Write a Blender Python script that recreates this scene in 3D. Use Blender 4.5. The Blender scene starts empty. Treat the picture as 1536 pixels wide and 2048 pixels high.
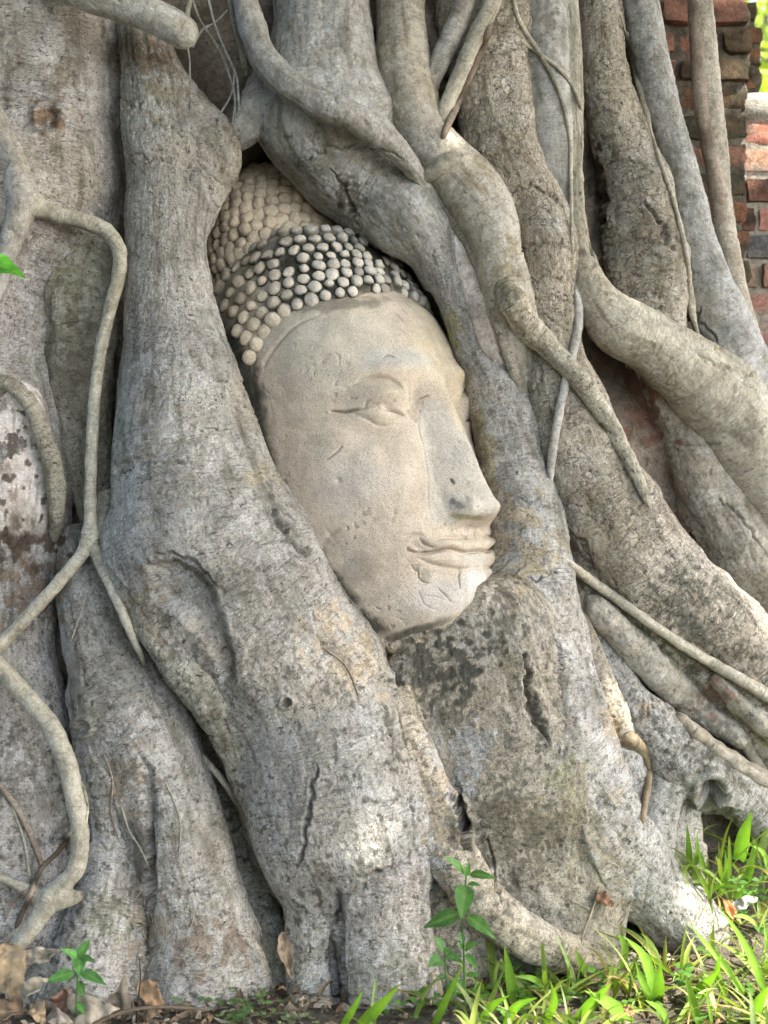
import bpy, math, random
import numpy as np
from mathutils import Vector

random.seed(7)
rng = np.random.default_rng(7)
scn = bpy.context.scene
COL = scn.collection

# ------------------------------------------------------------------ camera
F = 2813.0            # focal length in photo pixels (photo 1536 x 2048)
CZ = 0.97             # camera height
cam = bpy.data.cameras.new("camera")
cam.sensor_fit = 'VERTICAL'
cam.sensor_height = 24.0
cam.lens = 24.0 * F / 2048.0
cam.clip_end = 2000.0
cam.clip_start = 0.05
cam.dof.use_dof = True
cam.dof.focus_distance = 3.0
cam.dof.aperture_fstop = 2.8
camo = bpy.data.objects.new("camera", cam)
camo.location = (0, 0, CZ)
camo.rotation_euler = (math.radians(90), 0, 0)
COL.objects.link(camo)
scn.camera = camo

# ------------------------------------------------------------------ light
SUN_DIR = Vector((0.66, -0.30, 0.69)).normalized()      # towards the sun
world = bpy.data.worlds.new("World")
scn.world = world
world.use_nodes = True
wn = world.node_tree
for n in list(wn.nodes):
    wn.nodes.remove(n)
sky = wn.nodes.new("ShaderNodeTexSky")
sky.sky_type = 'NISHITA'
sky.sun_disc = False
sky.sun_elevation = math.asin(SUN_DIR.z)
sky.sun_rotation = math.atan2(SUN_DIR.x, SUN_DIR.y)
sky.air_density = 1.0
sky.dust_density = 3.0
sky.ozone_density = 0.6
bg = wn.nodes.new("ShaderNodeBackground")
bg.inputs['Strength'].default_value = 0.15
wo = wn.nodes.new("ShaderNodeOutputWorld")
wn.links.new(sky.outputs[0], bg.inputs[0])
wn.links.new(bg.outputs[0], wo.inputs[0])
sun = bpy.data.lights.new("sun", 'SUN')
sun.energy = 2.0
sun.angle = math.radians(0.53)
sun.color = (1.0, 0.93, 0.82)
suno = bpy.data.objects.new("sun", sun)
suno.location = (4, -3, 6)
suno.rotation_euler = SUN_DIR.to_track_quat('Z', 'Y').to_euler()
COL.objects.link(suno)
scn.view_settings.view_transform = 'Standard'
scn.view_settings.look = 'None'
scn.view_settings.exposure = 3.02
scn.view_settings.gamma = 1.0
scn.view_settings.use_curve_mapping = False
try:
    scn.cycles.use_denoising = True
    scn.cycles.denoiser = 'OPENIMAGEDENOISE'
    scn.cycles.denoising_input_passes = 'RGB_ALBEDO_NORMAL'
    scn.cycles.denoising_prefilter = 'NONE'
    scn.cycles.max_bounces = 6
except Exception:
    pass

# ------------------------------------------------------------------ maths helpers
SUN = np.array(SUN_DIR)

def P(px, py, Y):
    """photo pixel -> world point at distance Y"""
    px = np.asarray(px, float); py = np.asarray(py, float); Y = np.asarray(Y, float)
    return np.stack([(px - 768.0) / F * Y, Y + 0 * px, CZ - (py - 1024.0) / F * Y], -1)

def proj(v):
    return np.stack([768.0 + F * v[..., 0] / v[..., 1], 1024.0 + F * (CZ - v[..., 2]) / v[..., 1]], -1)

def base(px, py):
    return 3.06 + 0.0006 * np.maximum(0, px - 1000.0) - 0.00009 * (py - 1000.0)

_perm = rng.permutation(256)
_perm = np.concatenate([_perm, _perm, _perm])
_grad = rng.normal(size=(256, 3)); _grad /= np.linalg.norm(_grad, axis=1)[:, None]

def noise(p, seed=0):
    p = np.asarray(p, float) + seed * 17.31
    i = np.floor(p).astype(int); f = p - i; i &= 255
    u = f * f * f * (f * (f * 6 - 15) + 10)
    out = 0
    for dx in (0, 1):
        wx = u[..., 0] if dx else 1 - u[..., 0]
        for dy in (0, 1):
            wy = u[..., 1] if dy else 1 - u[..., 1]
            for dz in (0, 1):
                wz = u[..., 2] if dz else 1 - u[..., 2]
                h = _perm[_perm[_perm[(i[..., 0] + dx) & 255] + ((i[..., 1] + dy) & 255)] + ((i[..., 2] + dz) & 255)]
                g = _grad[h]
                out = out + wx * wy * wz * (g[..., 0] * (f[..., 0] - dx) + g[..., 1] * (f[..., 1] - dy) + g[..., 2] * (f[..., 2] - dz))
    return out * 1.6

def fbm(p, o=3, seed=0):
    r = 0; a = 1.0; t = 0
    for k in range(o):
        r = r + a * noise(p * 2 ** k, seed + k * 3); t += a; a *= 0.5
    return r / t

def sm(a, b, x):
    t = np.clip((x - a) / (b - a), 0, 1)
    return t * t * (3 - 2 * t)

def catmull(pts, step):
    """smooth interpolation of control rows; first two columns are pixels"""
    p = np.asarray(pts, float)
    p = np.vstack([2 * p[0] - p[1], p, 2 * p[-1] - p[-2]])
    out = []
    for k in range(1, len(p) - 2):
        d = max(1, int(round(np.hypot(*(p[k + 1, :2] - p[k, :2])) / step)))
        t = np.linspace(0, 1, d, endpoint=False)[:, None]
        # finite-difference tangents scaled by chord length
        c0 = np.hypot(*(p[k, :2] - p[k - 1, :2])) + 1e-6
        c1 = np.hypot(*(p[k + 1, :2] - p[k, :2])) + 1e-6
        c2 = np.hypot(*(p[k + 2, :2] - p[k + 1, :2])) + 1e-6
        m1 = ((p[k] - p[k - 1]) / c0 * c1 + (p[k + 1] - p[k]) / c1 * c0) / (c0 + c1) * c1
        m2 = ((p[k + 1] - p[k]) / c1 * c2 + (p[k + 2] - p[k + 1]) / c2 * c1) / (c1 + c2) * c1
        h00 = 2 * t ** 3 - 3 * t ** 2 + 1; h10 = t ** 3 - 2 * t ** 2 + t
        h01 = -2 * t ** 3 + 3 * t ** 2; h11 = t ** 3 - t ** 2
        out.append(h00 * p[k] + h10 * m1 + h01 * p[k + 1] + h11 * m2)
    out.append(p[-2][None])
    return np.vstack(out)

def pdist(q, line):
    """distance of 2D points q to a polyline and the parameter 0..1 along it"""
    line = np.asarray(line, float)
    best = np.full(len(q), 1e9); par = np.zeros(len(q))
    n = len(line) - 1
    for k in range(n):
        a, b = line[k], line[k + 1]; ab = b - a
        t = np.clip(((q - a) @ ab) / (ab @ ab + 1e-9), 0, 1)
        d = np.hypot(*(q - a - t[:, None] * ab).T)
        m = d < best
        best[m] = d[m]; par[m] = (k + t[m]) / n
    return best, par

def inside(q, poly):
    poly = np.asarray(poly, float)
    r = np.zeros(len(q), bool)
    j = len(poly) - 1
    for i in range(len(poly)):
        a, b = poly[i], poly[j]
        c = ((a[1] > q[:, 1]) != (b[1] > q[:, 1]))
        xx = (b[0] - a[0]) * (q[:, 1] - a[1]) / ((b[1] - a[1]) + 1e-12) + a[0]
        r ^= c & (q[:, 0] < xx)
        j = i
    return r

# ------------------------------------------------------------------ mesh helpers
def mesh_obj(name, verts, faces, mat, parent=None, col=None, bk=None, smooth=True, mats=None, mat_idx=None):
    """faces: (n,4) or (n,3) int array or a list of such arrays"""
    if not isinstance(faces, list):
        faces = [faces]
    faces = [np.asarray(f, np.int32) for f in faces if len(f)]
    me = bpy.data.meshes.new(name)
    verts = np.asarray(verts, np.float32)
    me.vertices.add(len(verts))
    me.vertices.foreach_set('co', verts.ravel())
    nl = sum(f.size for f in faces); nf = sum(len(f) for f in faces)
    me.loops.add(nl)
    me.loops.foreach_set('vertex_index', np.concatenate([f.ravel() for f in faces]))
    me.polygons.add(nf)
    tot = np.concatenate([np.full(len(f), f.shape[1], np.int32) for f in faces])
    st = np.concatenate([[0], np.cumsum(tot)[:-1]]).astype(np.int32)
    me.polygons.foreach_set('loop_start', st)
    me.polygons.foreach_set('loop_total', tot)
    me.polygons.foreach_set('use_smooth', np.full(nf, smooth))
    if mats:
        for m in mats: me.materials.append(m)
        me.polygons.foreach_set('material_index', np.asarray(mat_idx, np.int32))
    else:
        me.materials.append(mat)
    if col is not None:
        a = me.attributes.new('Col', 'FLOAT_COLOR', 'POINT')
        a.data.foreach_set('color', np.hstack([col, np.ones((len(col), 1))]).astype(np.float32).ravel())
    if bk is not None:
        a = me.attributes.new('bk', 'FLOAT_VECTOR', 'POINT')
        a.data.foreach_set('vector', bk.astype(np.float32).ravel())
    me.update(calc_edges=True)
    o = bpy.data.objects.new(name, me)
    COL.objects.link(o)
    if parent is not None:
        o.parent = parent
        o.matrix_parent_inverse = parent.matrix_world.inverted() if False else o.matrix_parent_inverse
        off = Vector(parent.location)
        if parent.parent: off = off + Vector(parent.parent.location)
        if off.length > 0:
            v = verts - np.array(off, np.float32)
            me.vertices.foreach_set('co', v.ravel()); me.update()
    return o

def tag(o, label=None, cat=None, group=None, kind=None):
    if label: o['label'] = label
    if cat: o['category'] = cat
    if group: o['group'] = group
    if kind: o['kind'] = kind
    return o

def thing(name, loc, label, cat, group=None):
    o = bpy.data.objects.new(name, None)
    o.location = loc; o.empty_display_size = 0.1
    COL.objects.link(o)
    return tag(o, label, cat, group)

def grid_faces(n, m, wrap=False):
    """n rows x m columns; wrap closes the columns"""
    i = np.arange(n - 1)[:, None]; j = np.arange(m if wrap else m - 1)[None]
    a = i * m + j; b = i * m + (j + 1) % m
    return np.stack([a, b, b + m, a + m], -1).reshape(-1, 4)

# ------------------------------------------------------------------ materials
class NT:
    def __init__(s, name):
        s.m = bpy.data.materials.new(name); s.m.use_nodes = True
        s.t = s.m.node_tree
        for n in list(s.t.nodes): s.t.nodes.remove(n)
        s.out = s.n('ShaderNodeOutputMaterial')
        s.b = s.n('ShaderNodeBsdfPrincipled')
        s.l(s.b.outputs[0], s.out.inputs[0])
    def n(s, t, **k):
        x = s.t.nodes.new(t)
        for a, v in k.items(): setattr(x, a, v)
        return x
    def l(s, a, b): s.t.links.new(a, b)
    def attr(s, name): return s.n('ShaderNodeAttribute', attribute_name=name)
    def noise(s, vec, scale, detail=3, rough=0.55, dist=0.0, stretch=None):
        if stretch is not None:
            mp = s.n('ShaderNodeMapping'); mp.inputs['Scale'].default_value = stretch
            s.l(vec, mp.inputs['Vector']); vec = mp.outputs[0]
        x = s.n('ShaderNodeTexNoise'); x.inputs['Scale'].default_value = scale
        x.inputs['Detail'].default_value = detail; x.inputs['Roughness'].default_value = rough
        x.inputs['Distortion'].default_value = dist
        s.l(vec, x.inputs['Vector']); return x.outputs['Fac']
    def ramp(s, fac, lo, hi, a=0.0, b=1.0):
        x = s.n('ShaderNodeMapRange'); x.interpolation_type = 'SMOOTHSTEP'
        x.inputs[1].default_value = lo; x.inputs[2].default_value = hi
        x.inputs[3].default_value = a; x.inputs[4].default_value = b
        s.l(fac, x.inputs[0]); return x.outputs[0]
    def math(s, op, a, b=None):
        x = s.n('ShaderNodeMath', operation=op)
        for k, v in enumerate((a, b)):
            if v is None: continue
            if isinstance(v, (int, float)): x.inputs[k].default_value = v
            else: s.l(v, x.inputs[k])
        return x.outputs[0]
    def mix(s, fac, a, b, mode='MIX'):
        x = s.n('ShaderNodeMix', data_type='RGBA', blend_type=mode)
        if isinstance(fac, (int, float)): x.inputs[0].default_value = fac
        else: s.l(fac, x.inputs[0])
        for k, v in ((6, a), (7, b)):
            if isinstance(v, tuple): x.inputs[k].default_value = (*v, 1)
            else: s.l(v, x.inputs[k])
        return x.outputs[2]
    def bump(s, h, strength, dist, prev=None):
        x = s.n('ShaderNodeBump'); x.inputs['Strength'].default_value = strength
        x.inputs['Distance'].default_value = dist
        s.l(h, x.inputs['Height'])
        if prev is not None: s.l(prev, x.inputs['Normal'])
        return x.outputs[0]

def bark_material(name, grain=1.0, rough=0.75, spec=0.35, scaly=False):
    t = NT(name)
    col = t.attr('Col').outputs['Color']; bk = t.attr('bk').outputs['Vector']
    streak = t.noise(bk, 1.0, 4, 0.62, 0.6, (55, 190, 55))     # rings across the root
    along = t.noise(bk, 1.0, 3, 0.6, 0.3, (210, 55, 210))      # fibres along it
    grain_n = t.noise(bk, 330, 3, 0.65)
    fine = t.noise(bk, 620, 2, 0.6)
    mott = t.noise(bk, 34, 5, 0.68, 0.5)
    big = t.noise(bk, 11, 3, 0.6, 0.3)
    mid = t.noise(bk, 105, 4, 0.65, 0.3)
    pores = t.ramp(t.noise(bk, 185, 2, 0.55, 0.4), 0.58, 0.66)
    lich = t.ramp(t.noise(bk, 80, 5, 0.72, 0.8), 0.57, 0.66)
    flecks = t.ramp(t.noise(bk, 150, 3, 0.6), 0.58, 0.68)
    patch = t.ramp(big, 0.40, 0.60)
    run = t.noise(bk, 1.0, 4, 0.6, 0.5, (26, 5, 26))           # stains that ran down the bark
    cl = t.noise(bk, 1.0, 3, 0.55, 0.8, (13, 75, 13))
    line = t.ramp(t.math('ABSOLUTE', t.math('SUBTRACT', cl, 0.5)), 0.0, 0.016, 1.0, 0.0)   # hairline folds across the root
    line = t.math('MULTIPLY', line, t.ramp(t.noise(bk, 24, 3, 0.6), 0.42, 0.58))
    c = t.mix(t.ramp(mott, 0.32, 0.68), t.mix(1.0, col, (0.66, 0.65, 0.61), 'MULTIPLY'), t.mix(1.0, col, (1.25, 1.26, 1.28), 'MULTIPLY'))
    c = t.mix(t.ramp(mid, 0.35, 0.65, 0, 0.55), c, t.mix(1.0, col, (1.26, 1.17, 1.02), 'MULTIPLY'))
    c = t.mix(t.math('MULTIPLY', t.ramp(streak, 0.36, 0.52, 0.55 * grain, 0.0), patch), c, (0.10, 0.088, 0.068))
    c = t.mix(t.ramp(along, 0.34, 0.5, 0.28 * grain, 0.0), c, (0.11, 0.098, 0.078))
    c = t.mix(t.ramp(grain_n, 0.34, 0.52, 0.42 * grain, 0.0), c, (0.085, 0.075, 0.06))
    c = t.mix(t.ramp(run, 0.50, 0.68, 0.0, 0.75), c, t.mix(1.0, c, (0.46, 0.45, 0.39), 'MULTIPLY'))
    c = t.mix(t.ramp(run, 0.46, 0.30, 0.0, 0.50), c, t.mix(1.0, c, (1.28, 1.29, 1.31), 'MULTIPLY'))
    c = t.mix(t.math('MULTIPLY', line, 0.75 * grain), c, (0.06, 0.052, 0.042))
    c = t.mix(t.ramp(fine, 0.55, 0.72, 0.0, 0.55 * grain), c, t.mix(1.0, c, (1.65, 1.65, 1.65), 'MULTIPLY'))
    c = t.mix(t.math('MULTIPLY', lich, t.math('MULTIPLY', 0.9 * grain, t.ramp(big, 0.72, 0.50))), c, (0.036, 0.036, 0.031))
    c = t.mix(t.math('MULTIPLY', pores, 0.36 * grain), c, (0.05, 0.045, 0.036))
    c = t.mix(t.math('MULTIPLY', flecks, 0.60), c, t.mix(1.0, c, (1.6, 1.62, 1.64), 'MULTIPLY'))
    if scaly:                                                   # small lifting plates
        mp = t.n('ShaderNodeMapping'); mp.inputs['Scale'].default_value = (36, 62, 36)
        ad = t.n('ShaderNodeVectorMath', operation='ADD'); nz = t.n('ShaderNodeTexNoise'); nz.inputs['Scale'].default_value = 60; nz.inputs['Detail'].default_value = 3
        sc_ = t.n('ShaderNodeVectorMath', operation='SCALE'); sc_.inputs['Scale'].default_value = 0.022
        t.l(bk, nz.inputs['Vector']); t.l(nz.outputs['Color'], sc_.inputs[0]); t.l(bk, ad.inputs[0]); t.l(sc_.outputs[0], ad.inputs[1]); t.l(ad.outputs[0], mp.inputs['Vector'])
        vo = t.n('ShaderNodeTexVoronoi', feature='DISTANCE_TO_EDGE'); vo.inputs['Scale'].default_value = 1.0; t.l(mp.outputs[0], vo.inputs['Vector'])
        vm = t.ramp(t.noise(bk, 17, 3, 0.6), 0.40, 0.58)
        plate = t.math('MULTIPLY', t.ramp(vo.outputs['Distance'], 0.0, 0.07, 1.0, 0.0), vm)
        c = t.mix(t.math('MULTIPLY', plate, 0.42), c, (0.07, 0.06, 0.047))
    t.l(c, t.b.inputs['Base Color'])
    t.b.inputs['Roughness'].default_value = rough
    t.b.inputs['Specular IOR Level'].default_value = spec
    n = t.bump(mott, 0.5, 0.006)
    n = t.bump(mid, 0.55 * grain, 0.004, n)
    n = t.bump(t.math('MULTIPLY', streak, patch), 0.6 * grain, 0.0035, n)
    n = t.bump(along, 0.30 * grain, 0.002, n)
    n = t.bump(t.math('SUBTRACT', 1.0, line), 0.6 * grain, 0.003, n)
    n = t.bump(grain_n, 0.6 * grain, 0.0020, n)
    n = t.bump(t.math('SUBTRACT', 1.0, pores), 0.4 * grain, 0.002, n)
    if scaly: n = t.bump(t.math('SUBTRACT', 1.0, plate), 0.7, 0.004, n)
    t.l(n, t.b.inputs['Normal'])
    return t.m

def stone_material(name):
    t = NT(name)
    tc = t.n('ShaderNodeTexCoord').outputs['Object']
    col = t.attr('Col').outputs['Color']
    g = t.noise(tc, 420, 3, 0.7)
    f = t.noise(tc, 900, 2, 0.6)
    m = t.noise(tc, 16, 5, 0.65, 0.4)
    k = t.noise(tc, 55, 4, 0.65, 0.2)
    c = t.mix(t.ramp(m, 0.35, 0.65), t.mix(1.0, col, (0.86, 0.85, 0.84), 'MULTIPLY'), t.mix(1.0, col, (1.08, 1.07, 1.05), 'MULTIPLY'))
    c = t.mix(t.ramp(g, 0.32, 0.56, 0.75, 0.0), c, t.mix(1.0, c, (0.42, 0.40, 0.37), 'MULTIPLY'))
    c = t.mix(t.ramp(f, 0.50, 0.68, 0.0, 0.70), c, t.mix(1.0, c, (1.5, 1.5, 1.5), 'MULTIPLY'))
    vs = t.noise(tc, 1.0, 4, 0.6, 0.4, (30, 30, 5))
    c = t.mix(t.ramp(vs, 0.55, 0.75, 0.0, 0.30), c, (0.33, 0.30, 0.235))
    c = t.mix(t.ramp(k, 0.60, 0.75, 0.0, 0.22), c, (0.20, 0.17, 0.12))
    t.l(c, t.b.inputs['Base Color'])
    t.b.inputs['Roughness'].default_value = 0.9
    t.b.inputs['Specular IOR Level'].default_value = 0.2
    n = t.bump(m, 0.25, 0.006)
    n = t.bump(k, 0.25, 0.002, n)
    n = t.bump(g, 0.6, 0.0020, n)
    t.l(n, t.b.inputs['Normal'])
    return t.m

def simple_material(name, c, rough=0.8, var=0.3, scale=40, bump=0.3, use_col=False, trans=0.0, dist=0.003, spec=0.3):
    t = NT(name)
    tc = t.n('ShaderNodeTexCoord').outputs['Object']
    n1 = t.noise(tc, scale, 4, 0.65); n2 = t.noise(tc, scale * 6, 3, 0.6)
    b = t.attr('Col').outputs['Color'] if use_col else c
    if not use_col:
        rgb = t.n('ShaderNodeRGB'); rgb.outputs[0].default_value = (*c, 1); b = rgb.outputs[0]
    lo = (1 - var,) * 3; hi = (1 + var,) * 3
    cc = t.mix(t.ramp(n1, 0.3, 0.7), t.mix(1.0, b, lo, 'MULTIPLY'), t.mix(1.0, b, hi, 'MULTIPLY'))
    cc = t.mix(t.ramp(n2, 0.3, 0.7, 0, 0.5), cc, t.mix(1.0, b, (1 - var * .7,) * 3, 'MULTIPLY'))
    t.l(cc, t.b.inputs['Base Color'])
    t.b.inputs['Roughness'].default_value = rough
    t.b.inputs['Specular IOR Level'].default_value = spec
    if bump:
        n = t.bump(n1, bump, dist); n = t.bump(n2, bump, dist * .5, n)
        t.l(n, t.b.inputs['Normal'])
    if trans:
        tr = t.n('ShaderNodeBsdfTranslucent'); t.l(t.mix(1.0, cc, (1.5, 1.7, 0.6), 'MULTIPLY'), tr.inputs[0])
        mx = t.n('ShaderNodeMixShader'); mx.inputs[0].default_value = trans
        t.l(t.b.outputs[0], mx.inputs[1]); t.l(tr.outputs[0], mx.inputs[2]); t.l(mx.outputs[0], t.out.inputs[0])
    return t.m

M_BARK = bark_material("fig_bark")
M_VINE = bark_material("vine_bark", 0.55, 0.7)
M_SMOOTH = bark_material("smooth_bark", 0.6, 0.7)
M_SCALY = bark_material("scaly_bark", 0.9, 0.85, 0.2, True)
M_STONE = stone_material("sandstone")
M_WOOD = bark_material("dead_wood", 0.45, 0.85, 0.2)
M_BRICK = simple_material("old_brick", (0, 0, 0), 0.95, 0.35, 60, 0.9, True, dist=0.006, spec=0.1)
M_MORTAR = simple_material("lime_mortar", (0.36, 0.325, 0.275), 0.95, 0.4, 40, 0.8, dist=0.006, spec=0.1)
M_GRIME = simple_material("dirty_mortar", (0.13, 0.115, 0.09), 0.95, 0.5, 40, 0.9, dist=0.006, spec=0.1)
M_SOIL = simple_material("soil", (0.13, 0.112, 0.088), 0.95, 0.5, 30, 1.0, dist=0.012, spec=0.1)
M_GRASS = simple_material("grass_blade", (0, 0, 0), 0.42, 0.15, 25, 0.0, True, trans=0.35, spec=0.4)
M_LEAF = simple_material("green_leaf", (0, 0, 0), 0.55, 0.18, 60, 0.3, True, trans=0.3, dist=0.001)
M_DRY = simple_material("dry_leaf", (0, 0, 0), 0.8, 0.3, 60, 0.5, True, trans=0.12, dist=0.002)
M_TWIG = simple_material("twig", (0.16, 0.12, 0.085), 0.85, 0.3, 80, 0.6)
M_STRAW = simple_material("straw", (0.38, 0.33, 0.25), 0.8, 0.3, 80, 0.3)

# ------------------------------------------------------------------ ground
def ground_z(X, Y):
    z = 0.20 * sm(3.02, 3.50, Y) * sm(0.28, 0.72, X)
    z = z + 0.012 * noise(np.stack([X * 5, Y * 5, 0 * X], -1), 3) + 0.004 * noise(np.stack([X * 25, Y * 25, 0 * X], -1), 4)
    return z

def axis(lo, hi, step, far):
    core = np.arange(lo, hi, step)
    k = np.cumsum(step * 1.25 ** np.arange(1, 48)); k = k[k < far]
    return np.concatenate([(lo - k)[::-1], core, hi + k])
gx = axis(-1.2, 1.4, 0.012, 400); gy = axis(2.2, 3.9, 0.012, 400)
GX, GY = np.meshgrid(gx, gy)
gv = np.stack([GX, GY, ground_z(GX, GY)], -1).reshape(-1, 3)
g = mesh_obj("ground", gv, grid_faces(len(gy), len(gx)), M_SOIL)
tag(g, kind='structure')

# ------------------------------------------------------------------ fig tree: roots
PAL = {  # two albedo tones per kind of bark
    'grey':  ((0.315, 0.312, 0.298), (0.43, 0.428, 0.42)),
    'lilac': ((0.335, 0.325, 0.322), (0.46, 0.45, 0.45)),
    'tan':   ((0.35, 0.315, 0.26), (0.42, 0.395, 0.35)),
    'olive': ((0.265, 0.255, 0.21), (0.37, 0.36, 0.315)),
    'brown': ((0.19, 0.145, 0.11), (0.30, 0.25, 0.205)),
    'vine':  ((0.38, 0.36, 0.30), (0.46, 0.44, 0.37)),
    'pale':  ((0.40, 0.39, 0.36), (0.50, 0.485, 0.46)),
    'wood':  ((0.50, 0.45, 0.425), (0.74, 0.70, 0.69)),
    'rust':  ((0.10, 0.058, 0.042), (0.22, 0.145, 0.11)),
    'straw': ((0.30, 0.24, 0.15), (0.38, 0.31, 0.21)),
    'dark':  ((0.075, 0.062, 0.05), (0.15, 0.125, 0.10)),
}
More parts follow.
